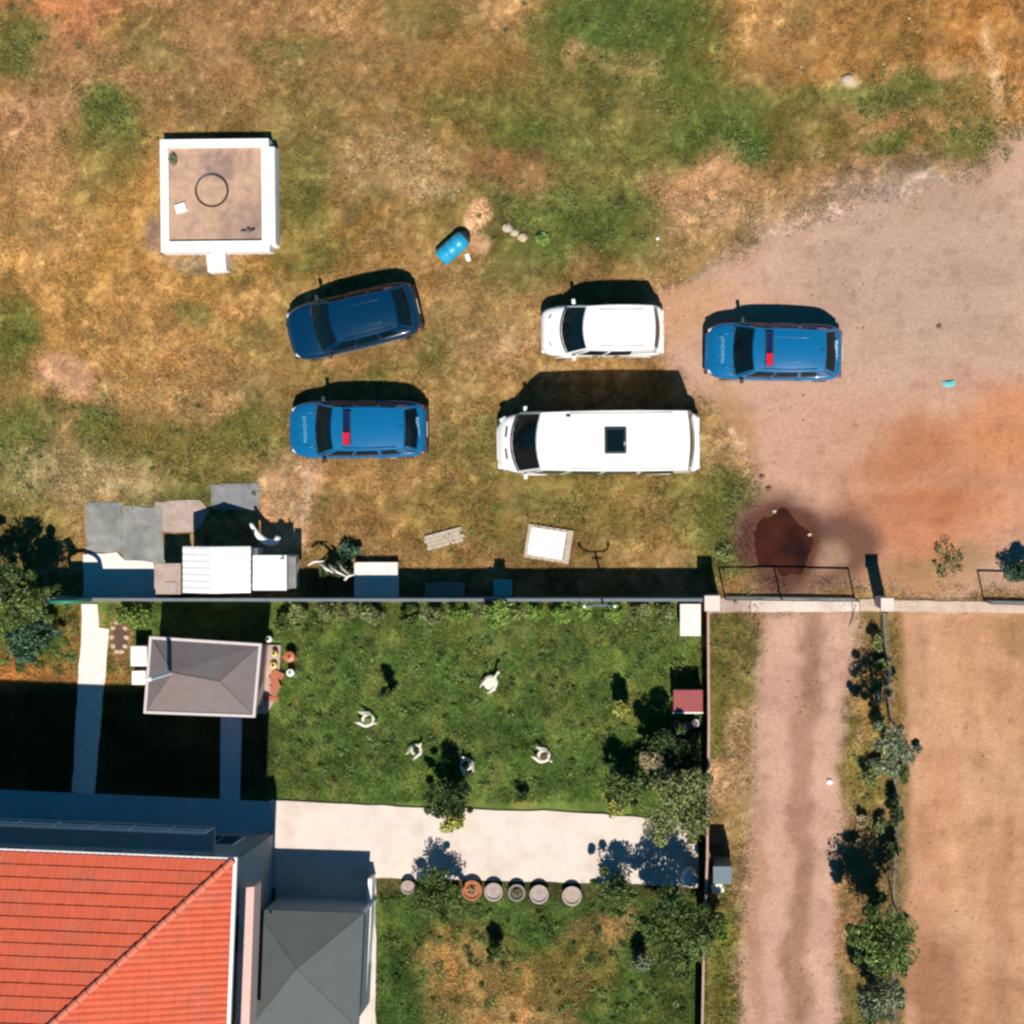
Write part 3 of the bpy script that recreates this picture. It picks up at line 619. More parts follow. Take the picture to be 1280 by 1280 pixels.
# weeds as clumps over the lawns
v_all = []; c_all = []
rg = np.random.default_rng(77)
cs = []
for _ in range(520):
    x = rg.uniform(338, 880); y = rg.uniform(770, 1275)
    if 985 < y < 1110: continue
    if y > 1100 and x < 472: continue
    a, b, _z = P(x, y); cs.append((a, b, .04, rg.uniform(.08, .22)))
for _ in range(60):
    x = rg.uniform(0, 95); y = rg.uniform(760, 840); a, b, _z = P(x, y); cs.append((a, b, .04, rg.uniform(.1, .2)))
v, c = leafmass(cs, 26000, .045, (.10, .15, .04), rg, 1.0, .5, (1.9, 1.7, 1.3)); v[:, 2] = np.abs(v[:, 2])
tag(tri_mesh('lawn_weeds', v, c, 4, 'leaf'), 'clumpy green weeds and clover in the lawn', 'weeds', kind='stuff')
cs = []
for cx_, cy_, sx_, sy_, n in ((140, 148, 26, 26, 26), (20, 560, 30, 40, 26), (720, 270, 60, 30, 50), (780, 35, 70, 25, 50), (930, 185, 20, 14, 20), (250, 555, 80, 30, 40), (905, 660, 24, 36, 26), (820, 130, 70, 40, 40), (1110, 120, 80, 20, 30), (1220, 165, 30, 18, 20), (30, 50, 24, 20, 14), (700, 640, 120, 30, 30), (125, 520, 20, 20, 12), (1080, 990, 12, 40, 14), (915, 810, 14, 30, 14), (903, 1200, 8, 50, 20)):
    for _ in range(n):
        x, y = rg.normal(cx_, sx_), rg.normal(cy_, sy_)
        if (x < 884 and y > 745) or math.hypot(x-978, y-680) < 62: continue
        a, b, _z = P(x, y); cs.append((a, b, .03, rg.choice([.1, .16, .3, .45])))
v, c = leafmass(cs, 13000, .038, (.115, .135, .042), rg, 1.0, .4, (1.6, 1.5, 1.2)); v[:, 2] = np.abs(v[:, 2])*.8
tag(tri_mesh('field_weeds', v, c, 4, 'leaf'), 'green weed clumps in the dry field', 'weeds', kind='stuff')

# ---------------------------------------------------------------- paving
def paving(name, pts, z, matn, label=None):
    mb = MB(); mb.prism([P(a, b)[:2] for a, b in pts], -.1, z)
    o = mb.build(name, M[matn], bevel=.01); o['kind'] = 'structure'
    if label: o['label'] = label
    return o
def wob(pts, amp=1.2, step=18, seed=0):
    rg = random.Random(seed); out = []
    for i in range(len(pts)):
        a, b = pts[i], pts[(i+1) % len(pts)]; L = math.dist(a, b); k = max(1, int(L/step))
        for j in range(k):
            t = j/k; out.append((a[0]+(b[0]-a[0])*t+rg.uniform(-amp, amp)*(j > 0), a[1]+(b[1]-a[1])*t+rg.uniform(-amp, amp)*(j > 0)))
    return out
paving('driveway', wob([(337, 1000), (400, 1003), (560, 1010), (700, 1014), (790, 1020), (872, 1026), (874, 1110), (780, 1104), (600, 1100), (470, 1097), (470, 1300), (345, 1300), (345, 1060)], 1.0), .05, 'slab')
paving('garden_path', wob([(102, 755), (122, 755), (124, 784), (137, 786), (130, 860), (118, 992), (90, 990), (97, 860), (102, 790)], 1.0, 14, 2), .035, 'slabwhite')
paving('side_path', [(276, 893), (303, 895), (300, 1001), (275, 999)], .035, 'slabshade')
paving('terrace', [(-120, 984), (-2, 987), (337, 1002), (345, 1060), (345, 1110), (-120, 1110)], .043, 'slabshade')
paving('shed_platform', [(196, 806), (352, 806), (348, 870), (334, 892), (196, 890)], .09, 'slabpink')
paving('gate_threshold', wob([(886, 747), (938, 748), (938, 765), (900, 766), (886, 766)], .8, 12, 21), .022, 'slabpink')
paving('gate_threshold', wob([(938.5, 748), (1074, 749), (1074, 764), (938.5, 765)], .8, 12, 22), .028, 'slab')
paving('gate_threshold', wob([(1074.5, 749), (1120, 750), (1320, 754), (1320, 767), (1120, 764), (1074.5, 764)], .8, 12, 23), .020, 'slabdull')
paving('concrete_pad', wob([(106, 628), (151.5, 627), (153, 690), (106, 690)], 1.6, 9, 11), .012, 'slabgrey')
paving('concrete_pad', wob([(153, 632), (204, 634), (206, 705), (153, 703)], 1.6, 9, 12), .016, 'slabgrey')
paving('pink_pad', wob([(193, 627), (250, 625), (262, 640), (244, 664), (193, 664)], 1.4, 9, 13), .008, 'slabpink')
paving('grey_pad', wob([(263, 605), (323, 603), (325, 637), (264, 637)], 1.2, 9, 14), .010, 'slabgrey2')
paving('entrance_slab', wob([(104, 693), (130, 692), (146, 690), (156, 700), (192, 703), (196, 746), (104, 746)], 1.5, 12, 4), .034, 'slabwhite')
# cracked joint lines are recessed gaps between the two concrete pads

# ---------------------------------------------------------------- walls round the garden
def wall(name, label, pts, h, w, matn, capn, bh=0.05, cw=.025):
    base = P(*pts[0])
    t = thing(name, label, 'wall', base)
    mb = MB(); mc = MB()
    for (a, b) in zip(pts[:-1], pts[1:]):
        p, q = Vector(P(*a)), Vector(P(*b)); d = q-p; L = d.length; rz = math.atan2(d.y, d.x); m = (p+q)/2
        mb.box((m.x, m.y, h/2-.06), (L, w, h+.1), rz)
        k = max(1, round(L/1.0))
        for j in range(k):
            c = p+d*((j+.5)/k); mc2 = MB(); mc2.box((c.x, c.y, h+bh/2), (L/k-.008, w+cw, bh), rz)
            mc2.build('coping_slab', M[capn], t, loc=base)
    mb.build('wall_face', M[matn], t, loc=base)
    return t
wall('garden_wall', 'long grey garden wall along the north of the lawn', [(-60, 746), (70, 746), (96, 746)], 1.5, .07, 'wallgrey', 'wallgrey')
wall('garden_wall', 'grey garden wall running from the arched door to the gate pillar', [(136, 746.5), (420, 747), (884, 747)], 1.5, .07, 'wallgrey', 'wallgrey')
wall('red_boundary_wall', 'red-brown boundary wall with pink coping between lawn and lane', [(885, 753), (886, 900), (884, 1060), (880, 1160), (877, 1320)], 1.6, .08, 'redwall', 'walltop', .03, -.004)
wall('drive_wall', 'low white wall on the right of the grey pyramid roof', [(468, 1092), (466, 1150), (460, 1248)], .7, .12, 'white', 'white')
# arched green door in the wall
b = P(115, 747); t = thing('arched_door', 'green metal door under an arch in the north wall at the garden path', 'door', b)
mb = MB(); mb.box((0, 0, 1.0), (.96, .05, 1.95)); mb.build('door_leaf', M['green'], t)
mb = MB(); path = [(-.52, 0, 0), (-.52, 0, 2.0)]+[(math.cos(math.pi-a)*.52, 0, 2.05+math.sin(a)*.55) for a in np.linspace(.1, math.pi-.1, 12)]+[(.52, 0, 2.0), (.52, 0, 0)]
mb.tube(path, .07, 6); mb.build('arch', M['green'], t)
mb = MB(); mb.tube([(.35, -.08, 1.0), (.35, -.08, 1.2)], .015, 6); mb.build('handle', M['chrome'], t)

# pillars and gates
def pillar(px, py, h, w, matn, label, cap='slab', name='gate_pillar', dpt=None):
    b = P(px, py); t = thing(name, label, 'pillar', b); d = dpt or w
    MB().box((0, 0, h/2-.04), (w, d, h+.08)).build('shaft', M[matn], t, bevel=.008)
    MB().box((0, 0, h+.04), (w+.08, d+.08, .08)).build('cap', M[cap], t, bevel=.01)
    return t
pillar(1100, 751, 2.15, .34, 'slab', 'pale concrete gate pillar between the lane gate and the yard gate')
pillar(890, 750, 1.95, .42, 'slabgrey', 'grey concrete gate pillar at the corner of the garden wall')
def gate(name, label, x0, y0, x1, y1, h, mids):
    b = P(x0, y0, 0); e = P(x1, y1, 0); L = math.dist(b[:2], e[:2]); rz = math.atan2(e[1]-b[1], e[0]-b[0])
    t = thing(name, label, 'gate', b, rz)
    r = .028
    MB().box((L/2, 0, .09), (L, .07, .07)).build('bottom_rail', M['darkmetal'], t)
    MB().box((L/2, 0, h), (L, .05, .05)).build('top_rail', M['darkmetal'], t)
    for x in [0]+mids+[1]:
        MB().box((min(max(x*L, .03), L-.03), 0, h/2+.03), (.045, .045, h-.14)).build('stile', M['darkmetal'], t)
    mb = MB()
    for k in range(1, int(L/.16)): mb.tube([(k*.16, 0, .12), (k*.16, 0, h-.03)], .0022, 4, False)
    for k in range(1, int(h/.2)): mb.tube([(0.05, 0, k*.2), (L-.05, 0, k*.2)], .0022, 4, False)
    mb.build('wire_mesh', M['galv'], t)['kind'] = 'stuff'
    for k in (.12, .88): MB().lathe([(.0, -.03), (.06, -.03), (.06, .03), (0, .03)], (k*L, 0, .03), 12).build('roller', M['chrome'], t)
    return t
gate('sliding_gate', 'long black-framed wire gate across the lane beside the puddle', 905, 746, 1069, 748, 1.66, [.43])
gate('sliding_gate', 'black-framed wire gate across the yard at the right edge', 1229, 751, 1420, 755, 1.66, [.5])
b = P(1062, 782); MB().tube([(0, 0, .02), (.1, .3, .03), (.15, .75, .5)], .014, 6).build('iron_rod', M['darkmetal'], None); o = bpy.data.objects['iron_rod']; o.location = b
tag(o, 'thin dark iron rod propped against the end of the lane gate', 'rod')
# wire across the yard opening
o = MB().tube([P(1112, 751, .14), P(1170, 752, .10), P(1228, 752, .14)], .012, 5).build('chain', M['wood']); tag(o, 'thin brown chain strung from the pale pillar to the yard gate', 'chain')
# lane fence
fp = [(1104, 764), (1108, 822), (1113, 900), (1119, 990), (1118, 1060), (1117, 1130), (1116, 1200), (1118, 1320)]
b = P(*fp[0]); t = thing('wire_fence', 'thin wire fence on a concrete kerb between lane and yard', 'fence', b)
kb = MB(); wr = MB()
for p, q in zip(fp[:-1], fp[1:]):
    p, q = Vector(P(*p)), Vector(P(*q)); d = q-p; rz = math.atan2(d.y, d.x); m = (p+q)/2
    MB().box((m.x, m.y, -.06), (d.length-.01, .08, .16), rz).build('kerb_stone', M['kerb'], t, loc=b)
    for z in (.4, .7, 1.0, 1.3): wr.tube([p+Vector((0, 0, z)), q+Vector((0, 0, z))], .005, 4, False)
    for k in range(1, int(d.length/.25)):
        c = p+d*(k*.25/d.length); wr.tube([c+Vector((0, 0, .15)), c+Vector((0, 0, 1.35))], .003, 4, False)
    MB().box((p.x, p.y, .75), (.045, .045, 1.5)).build('fence_post', M['kerb'], t, loc=b)
wr.build('wire', M['galv'], t, loc=b)

# ---------------------------------------------------------------- the house
EH = 6.9; A_ = .04
O = Vector(P(292, 1075, EH)); O.z = 0
wv = Vector((-math.cos(A_), math.sin(A_), 0)); sv = Vector((-math.sin(A_), -math.cos(A_), 0))
HW, HD = 15.0, 12.5; pitch = math.tan(R(20))
hs = thing('red_roof_house', 'two-storey house with a hipped red tile roof in the lower left corner', 'house', tuple(O))
def HL(w, s_, z): return wv*w+sv*s_+Vector((0, 0, z))
OV = .6
def hbox(w0, w1, s0, s1, z0, z1):
    vs = [HL(a, b_, z) for z in (z0, z1) for a, b_ in ((w0, s0), (w1, s0), (w1, s1), (w0, s1))]
    return MB().add(vs, [(0, 1, 2, 3), (4, 7, 6, 5), (0, 4, 5, 1), (1, 5, 6, 2), (2, 6, 7, 3), (3, 7, 4, 0)])
hbox(OV, HW-OV, OV, HD-OV, -.1, EH-.12).build('wall', M['plaster'], hs)
hbox(.02, HW-.02, .02, HD-.02, EH-.12, EH-.06).build('soffit', M['white'], hs)
rowd = .345; nrow = int((HD/2)/rowd)
def tile_row(kind, k):
    """one course of tiles; kind 'n' faces north (runs west), 'e' faces east (runs south)"""
    d0, d1 = k*rowd, min((k+1)*rowd+.04, HD/2)
    full = HW if kind == 'n' else HD
    per = .19; nseg = 5; mb = MB()
    a0, a1 = d0+.0, full-d0
    us = np.arange(a0, a1+1e-6, per/nseg); vis = us <= 11.5
    us = us[vis]
    vs = []
    rg = random.Random(k*7+(kind == 'e'))
    off = [rg.uniform(-.004, .004) for _ in range(200)]
    for dd, lift in ((d0-.012, -.02), (d0, .042 if kind == 'n' else .022), ((d0+d1)/2, .024 if kind == 'n' else .013), (d1, .005 if kind == 'n' else .004)):
        for u in us:
            uc = min(max(u, dd+.0), full-dd)
            rib = (.018 if kind == 'n' else .036)*abs(math.sin(math.pi*u/per)) if lift > 0 else 0
            z = EH+dd*pitch+lift+rib+off[int(u/per) % 200]
            vs.append(HL(uc, dd, z) if kind == 'n' else HL(dd, uc, z))
    n = len(us)
    fs = [(j*n+i, j*n+i+1, (j+1)*n+i+1, (j+1)*n+i) for j in range(3) for i in range(n-1)]
    if kind == 'n': fs = [f[::-1] for f in fs]
    mb.add(vs, fs); return mb
roof = hbox(0, HW, 0, HD, EH-.06, EH-.02).build('roof', M['rooftile'], hs)
for k in range(nrow):
    tile_row('n', k).build('tile_course', M['rooftile'], roof); tile_row('e', k).build('tile_course', M['rooftile'], roof)
r_ = HD/2   # solid deck under the courses
mb = MB(); mb.add([HL(0, 0, EH-.02), HL(HW, 0, EH-.02), HL(HW, HD, EH-.02), HL(0, HD, EH-.02), HL(r_, r_, EH-.03+r_*pitch), HL(HW-r_, r_, EH-.03+r_*pitch)],
                  [(0, 1, 5, 4), (1, 2, 5), (2, 3, 4, 5), (3, 0, 4)])
mb.build('roof_deck', M['rooftile'], hs)
k = 0
while k*.34 < r_*1.414:      # hip cap tiles
    a = k*.34/1.414; c = (k+1)*.34/1.414+.03
    p0 = HL(a, a, EH+a*pitch+.075); p1 = HL(c, c, EH+c*pitch+.06); d = (p1-p0).normalized(); sd = d.cross(Vector((0, 0, 1))).normalized(); up = sd.cross(d)
    mb = MB(); vs = []
    for p, rr in ((p0, .105), (p1, .085)):
        for j in range(7):
            t_ = math.pi*j/6; vs.append(p+sd*math.cos(t_)*rr+up*math.sin(t_)*rr*.8)
    mb.add(vs, [(j, j+1, j+8, j+7) for j in range(6)]+[tuple(range(7))]); mb.build('ridge_tile', M['roofcap'], roof); k += 1
hbox(-.10, -.0, -.08, HD+.1, EH-.10, EH+.03).build('gutter', M['white'], hs)
hbox(.0, HW, -.06, -.0, EH-.10, EH+.01).build('gutter', M['white'], hs)
# balcony, windows and door of the north front
hbox(1.7, HW-OV, OV-.75, OV-.0, 2.95, 3.1).build('balcony_slab', M['plaster'], hs)
rl = MB()
for z in (3.4, 3.75, 4.0): rl.tube([HL(1.75, OV-.72, z), HL(HW-OV, OV-.72, z)], .025, 6)
for w in np.arange(1.75, HW-OV, 1.2): rl.tube([HL(w, OV-.72, 3.1), HL(w, OV-.72, 4.0)], .02, 6)
rl.build('balcony_railing', M['white'], hs)
for z0, z1 in ((.95, 2.3), (3.9, 5.3)):
    for w in (1.3, 4.2, 7.2, 10.2):
        fr = hbox(w, w+1.3, OV-.05, OV-.002, z0, z1).build('window', M['white'], hs)
        hbox(w+.07, w+.62, OV-.075, OV-.052, z0+.07, z1-.07).build('pane', M['glass'], fr)
        hbox(w+.68, w+1.23, OV-.075, OV-.052, z0+.07, z1-.07).build('pane', M['glass'], fr)
for z0, z1 in ((.95, 2.3), (3.9, 5.3)):
    for s_ in (2.2, 5.4):
        if z0 < 3: continue
        fr = hbox(OV-.05, OV-.002, s_, s_+1.3, z0, z1).build('window', M['white'], hs)
        hbox(OV-.075, OV-.052, s_+.07, s_+1.23, z0+.07, z1-.07).build('pane', M['glass'], fr)
MB().tube([HL(OV+.15, OV-.06, .05), HL(OV+.15, OV-.06, EH-.15)], .04, 8).build('downpipe', M['greymetal'], hs)
# pink parapet ledge on the east side
q = [P(299, 1110, 4.5), P(318, 1108, 4.5), P(311, 1300, 4.5), P(294, 1300, 4.5)]
mb = MB().prism([(a[0]-O.x, a[1]-O.y) for a in q], 3.7, 4.5); mb.build('side_balcony', M['pinkplaster'], hs, bevel=.02)

# grey pyramid roof annex
q = [Vector(P(319, 1137, 2.5)), Vector(P(455, 1141, 2.5)), Vector(P(448, 1287, 2.5)), Vector(P(312, 1285, 2.5))]
apx = Vector(P(371, 1211, 3.15)); b = (q[0]+q[1]+q[2]+q[3])/4; b.z = 0
t = thing('grey_roof_annex', 'small annex with a dark grey pyramid roof beside the red-roofed house', 'building', tuple(b))
mb = MB(); cc = b
ins = [cc+(v-cc)*.92 for v in q]
mb.prism([(v.x, v.y) for v in ins], -.1, 2.42); mb.build('wall', M['plaster'], t, loc=tuple(b))
for i in range(4):
    a, c = q[i], q[(i+1) % 4]
    mb = MB(); mb.add([a, c, apx, a-Vector((0, 0, .1)), c-Vector((0, 0, .1))], [(0, 1, 2), (0, 3, 4, 1)]); mb.build('roof_face', M['roofgrey'], t, loc=tuple(b))
mb = MB(); mb.prism([(v.x, v.y) for v in [cc+(v-cc)*.995 for v in q]], 2.4, 2.46); mb.build('soffit', M['white'], t, loc=tuple(b))
for i in range(4): MB().tube([q[i]+Vector((0, 0, .005)), apx+Vector((0, 0, .0))], .012, 6).build('hip_cap', M['roofgrey'], t, loc=tuple(b))
MB().tube([q[1]+Vector((-.15, -.15, -2.5)), q[1]+Vector((-.15, -.15, 0))], .06, 8).build('post', M['white'], t, loc=tuple(b))
MB().lathe([(0, 0), (.05, 0), (.05, .1), (0, .1)], (q[0].x+.5, q[0].y-.12, 2.5), 8).build('vent', M['darkmetal'], t, loc=tuple(b))

# shed with hip roof
q = [Vector(P(189, 797, 2.0)), Vector(P(326, 806, 2.0)), Vector(P(318, 895, 2.0)), Vector(P(182, 890, 2.0))]
r0 = Vector(P(216, 841, 2.62)); r1 = Vector(P(274, 852, 2.62)); b = (q[0]+q[1]+q[2]+q[3])/4; b.z = 0
t = thing('garden_shed', 'shed with white-edged grey hip roof in the west garden', 'shed', tuple(b))
mb = MB(); mb.prism([(v.x, v.y) for v in [b+(v-b)*.86 for v in q]], .05, 2.0); mb.build('wall', M['pinkplaster'], t, loc=tuple(b))
for f in ([q[0], q[1], r1, r0], [q[1], q[2], r1], [q[2], q[3], r0, r1], [q[3], q[0], r0]):
    mb = MB(); mb.add(f, [tuple(range(len(f)))[::-1]]); mb.build('roof_face', M['roofbrown'], t, loc=tuple(b))
mb = MB(); mb.prism([(v.x, v.y) for v in [b+(v-b)*.98 for v in q]], 1.9, 1.97); mb.build('soffit', M['white'], t, loc=tuple(b))
for i in range(4):
    a, c = q[i], q[(i+1) % 4]; d = c-a; m = (a+c)/2
    MB().box((m.x, m.y, 2.0+.004*(i % 2)), (d.length+.07, .085, .14), math.atan2(d.y, d.x)).build('fascia_board', M['fascia'], t, loc=tuple(b))
for a, c in ((r0, r1), (q[0], r0), (q[1], r1), (q[2], r1), (q[3], r0)): MB().tube([a, c], .022, 6).build('ridge_cap', M['roofbrown'], t, loc=tuple(b))
MB().tube([Vector((r0.x-.1, r0.y, 2.4)), Vector((r0.x-.1, r0.y, 4.5))], .075, 12).build('flue_pipe', M['white'], t, loc=tuple(b), smooth=False)
MB().lathe([(0.02, 0), (.085, 0), (.06, .05), (0.02, .07)], (r0.x-.1, r0.y, 4.54), 12).build('flue_cowl', M['white'], t, loc=tuple(b))
mb = MB(); mb.box((b.x-.4, b.y+1.02, 1.0), (.8, .06, 1.85)); mb.build('door', M['wood'], t, loc=tuple(b))
# things beside the shed
def cyl_thing(name, label, cat, px, py, r, h, matn, lid=None, n=20, z=0, sq=None):
    b = P(px, py, z+h); t = thing(name, label, cat, (b[0], b[1], z))
    if sq:
        MB().box((0, 0, h/2), (sq[0], sq[1], h)).build('body', M[matn], t, bevel=.04)
        MB().box((0, 0, h+.03), (sq[0]+.04, sq[1]+.04, .06)).build('lid', M[lid or matn], t, bevel=.02)
        MB().box((0, -sq[1]/2-.03, h-.1), (sq[0]*.4, .04, .04)).build('handle', M['darkmetal'], t)
    else:
        MB().lathe([(r*.85, 0), (r, h*.5), (r*.97, h)], n=n).build('body', M[matn], t, smooth=False)
        MB().lathe([(r*1.03, 0), (r*1.03, .04), (r*.3, .07)], (0, 0, h), n).build('lid', M[lid or matn], t)
        MB().lathe([(.04, 0), (.04, .05)], (0, 0, h+.07), 8).build('knob', M['darkmetal'], t)
    return t
cyl_thing('water_tank', 'larger white square tank left of the shed', 'tank', 174, 820, 0, .75, 'wellwhite', 'wellwhite', z=.0, sq=(.5, .62))
cyl_thing('water_tank', 'smaller white square bin left of the shed, below the larger tank', 'bin', 174, 847, 0, .35, 'wellwhite', 'wellwhite', z=.0, sq=(.42, .42))
cyl_thing('plastic_tub', 'orange-red plastic tub right of the shed', 'tub', 362, 821, .17, .4, 'orange', 'orange')
cyl_thing('plastic_tub', 'small yellow plastic tub just right of the shed platform', 'tub', 343, 817, .09, .3, 'yellow', 'yellow')
cyl_thing('plastic_tub', 'yellowish bucket below the small yellow tub', 'bucket', 342, 832, .11, .22, 'stone', 'yellow')
cyl_thing('plastic_tub', 'small white bucket in the grass right of the shed', 'bucket', 363, 841, .12, .3, 'white', 'white')
cyl_thing('plastic_tub', 'white pail at the upper right corner of the shed', 'bucket', 336, 799, .1, .3, 'white', 'white')
mb = MB(); b = P(345, 852)
for (x, y, r_a, r_b, k) in ((0, 0, .16, .5, .4), (.1, .25, .14, .4, 1.1), (-.05, -.3, .12, .42, .2), (-.1, -.55, .1, .4, 1.4)):
    mb.box((x, y, .06+k*.02), (r_a*1.6, r_b, .06), k)
o = mb.build('broken_tiles', M['terra']); o.location = (b[0], b[1], .06); tag(o, 'pile of broken orange roof tiles right of the shed', 'tiles', kind='stuff')

# ---------------------------------------------------------------- hut outside the wall
def ribroof(fn, n, m, amp=.018):
    """ribs running along u; fn(u,v)->Vector, lifted by ribs across v"""
    mb = MB(); us = np.linspace(0, 1, n); vs = np.linspace(0, 1, m*6+1)
    return mb.grid(lambda u, v: fn(u, v)+Vector((0, 0, amp*abs(math.sin(math.pi*v*m)))), us, vs)
x0, yN, _ = P(228, 683, 1.9); x1, yS, _ = P(313, 741, 1.9); b = ((x0+x1)/2, (yN+yS)/2, 0)
t = thing('white_hut', 'white hut with a ribbed gable roof standing against the north wall', 'hut', b)
w2 = (x1-x0)/2; d2 = (yN-yS)/2
MB().box((0, 0, .9), (w2*2-.2, d2*2-.16, 1.9)).build('wall', M['white'], t)
zp = 2.42
for sg in (-1, 1):
    ribroof(lambda u, v: Vector((sg*w2*(1-u), -d2+2*d2*v, 1.85+(zp-1.85)*u)), 2, 7, .03).build('roof_sheet', M['white'], t, label='left roof slope' if sg < 0 else 'right roof slope')
mb = MB(); mb.add([(-w2+.05, d2-.08, 1.84), (w2-.05, d2-.08, 1.84), (0, d2-.08, zp-.02), (-w2+.05, d2-.12, 1.84), (w2-.05, d2-.12, 1.84), (0, d2-.12, zp-.02)], [(0, 2, 1), (3, 4, 5), (0, 1, 4, 3), (1, 2, 5, 4), (2, 0, 3, 5)]); mb.build('gable', M['white'], t)
MB().tube([(0, -d2, zp+.01), (0, d2, zp+.01)], .03, 6).build('ridge_cap', M['white'], t)
MB().box((-.3, -d2-.02+.06, .85), (.7, .05, 1.6)).build('door', M['greymetal'], t)
x0, yN, _ = P(315, 694, 1.75); x1, yS, _ = P(358, 738, 1.75); b = ((x0+x1)/2+.015, (yN+yS)/2, 0)
t = thing('hut_annex', 'lower flat-roofed white cabin attached on the right of the hut', 'hut', b)
w2 = (x1-x0)/2-.01; d2 = (yN-yS)/2
MB().box((0, 0, .82), (w2*2-.05, d2*2-.05, 1.71)).build('wall', M['white'], t)
MB().box((0, 0, 1.72), (w2*2, d2*2, .07)).build('roof_panel', M['white'], t, bevel=.01)
MB().box((w2+.13, 0, 1.5), (.24, d2*1.8, .03)).build('side_awning', M['slabgrey'], t)
MB().tube([(w2-.1, d2-.1, 1.75), (w2-.1, d2-.1, 2.1)], .03, 6).build('finial', M['darkmetal'], t)
x0, yN, _ = P(192, 704, 1.55); x1, yS, _ = P(227, 744, 1.55); b = ((x0+x1)/2, (yN+yS)/2, 0)
t = thing('brick_oven', 'pinkish plastered block left of the white hut', 'oven', b); w2 = (x1-x0)/2-.02; d2 = (yN-yS)/2
MB().box((0, 0, .75), (w2*2-.06, d2*2-.06, 1.5)).build('body', M['slabpink'], t)
MB().box((0, .1, 1.53), (w2*2, d2*1.6, .06)).build('top_slab', M['slabpink'], t, bevel=.015)
MB().box((.1, -d2+.25, 1.535), (w2*.9, .35, .11)).build('hatch', M['potpale'], t)
# added white tube standing in for a sunlit patch in the hut's shadow
mb = MB(); b = P(334, 670, .85)
arc = [(-.52, .42, .1), (-.46, .30, .06), (-.36, .12, .02), (-.22, -.05, 0), (-.05, -.17, 0), (.15, -.22, .0), (.30, -.18, .02), (.38, -.02, .04)]
t = thing('lit_patch_tube', 'white curved tube standing in for a sunlit patch in the shadow north of the hut', 'pipe', (b[0], b[1], 0))
MB().tube([(x, y, z+.85) for x, y, z in arc], [.05, .07, .09, .11, .11, .10, .11, .10], 10).build('bend', M['white'], t, smooth=True)
MB().tube([(.1, -.2, 0), (.1, -.2, .8)], .05, 8).build('stand', M['darkmetal'], t)

# white slab box, shaded crate, sack
def crate(px, py, w, d, h, matn, label, name='crate', rz=0, cat='crate', planks=0, zt=True):
    b = P(px, py, h); t = thing(name, label, cat, (b[0], b[1], 0), rz)
    MB().box((0, 0, h/2-.01), (w-.04, d-.04, h-.02)).build('body', M[matn], t, bevel=.01)
    MB().box((0, 0, h), (w, d, .04)).build('top', M[matn], t, bevel=.01)
    return t
crate(470, 725, 1.44, 1.18, .33, 'slabwhite', 'white concrete bench block half in the wall shadow', 'concrete_block', cat='block')
crate(556, 737, 1.3, .46, .2, 'slabgrey', 'low grey slab lying in the wall shadow right of the white block', 'concrete_block', cat='block')
crate(628, 735, .6, .55, .4, 'teal', 'greenish crate in the wall shadow below the lime shrub', 'plastic_crate')
crate(863, 775, .68, 1.05, .9, 'slabwhite', 'white cabinet standing in the corner of the garden by the pillar', 'cabinet', cat='cabinet')
t = crate(903, 1094, .6, .58, 1.7, 'greymetal', 'dark blue-grey metal cabinet outside the wall on the lane side', 'metal_cabinet', cat='cabinet')
MB().box((.31, 0, .95), (.02, .4, 1.2)).build('door', M['greymetal'], t)
b = P(897, 1110); o = MB().box((0, 0, .03), (.4, .3, .14), .2).build('kerb_block', M['slabwhite']); o.location = b; tag(o, 'small white block at the foot of the dark metal cabinet', 'block')
b = P(863, 1098, .6); t = thing('white_drum', 'white rounded container in the shade under the corner tree', 'drum', (b[0], b[1], 0))
MB().lathe([(.26, 0), (.3, .1), (.3, .5), (.22, .6), (.05, .62)], n=18).build('body', M['wellwhite'], t, smooth=True)
MB().lathe([(.06, .6), (.06, .66)], n=10).build('cap', M['white'], t)
# debris left of the white block: pale branches
rg = random.Random(5)
for k in range(7):
    px, py = 402+k*7, 702+k*2.4+rg.uniform(-4, 4); a = rg.uniform(-.9, .5)
    L = rg.uniform(.35, .6); p = P(px, py, .25)
    mb = MB(); mb.tube([(-L/2, -.02, 0), (-L*.1, rg.uniform(-.06, .06), .08), (L/2, .03, rg.uniform(0, .1))], [.05, .045, .02], 6)
    o = mb.build('pale_log', M['potpale'] if k % 2 else M['slabwhite'], smooth=True); o.location = (p[0], p[1], .95); o.rotation_euler = (0, 0, a)
    o.location.z = .95 if k > 0 else .95
    tag(o, ['pale bleached branch at the left end of the brushwood pile', 'pale twig second from the left in the brushwood pile', 'curved pale stick third in the brushwood pile', 'pinkish stick in the middle of the brushwood pile', 'white stick right of the middle of the brushwood pile', 'pink-brown stick next to last in the brushwood pile', 'pale stick at the right end of the pile by the white block'][k], 'branch', 'bleached branches piled by the white block')
tree('brushwood_heap', 'dark brushwood heap under the pale branches left of the white block', 'brushwood', 424, 712, .45, .5, 600, 'dark', 91, .06, 9, stretch=(1.4, .7))
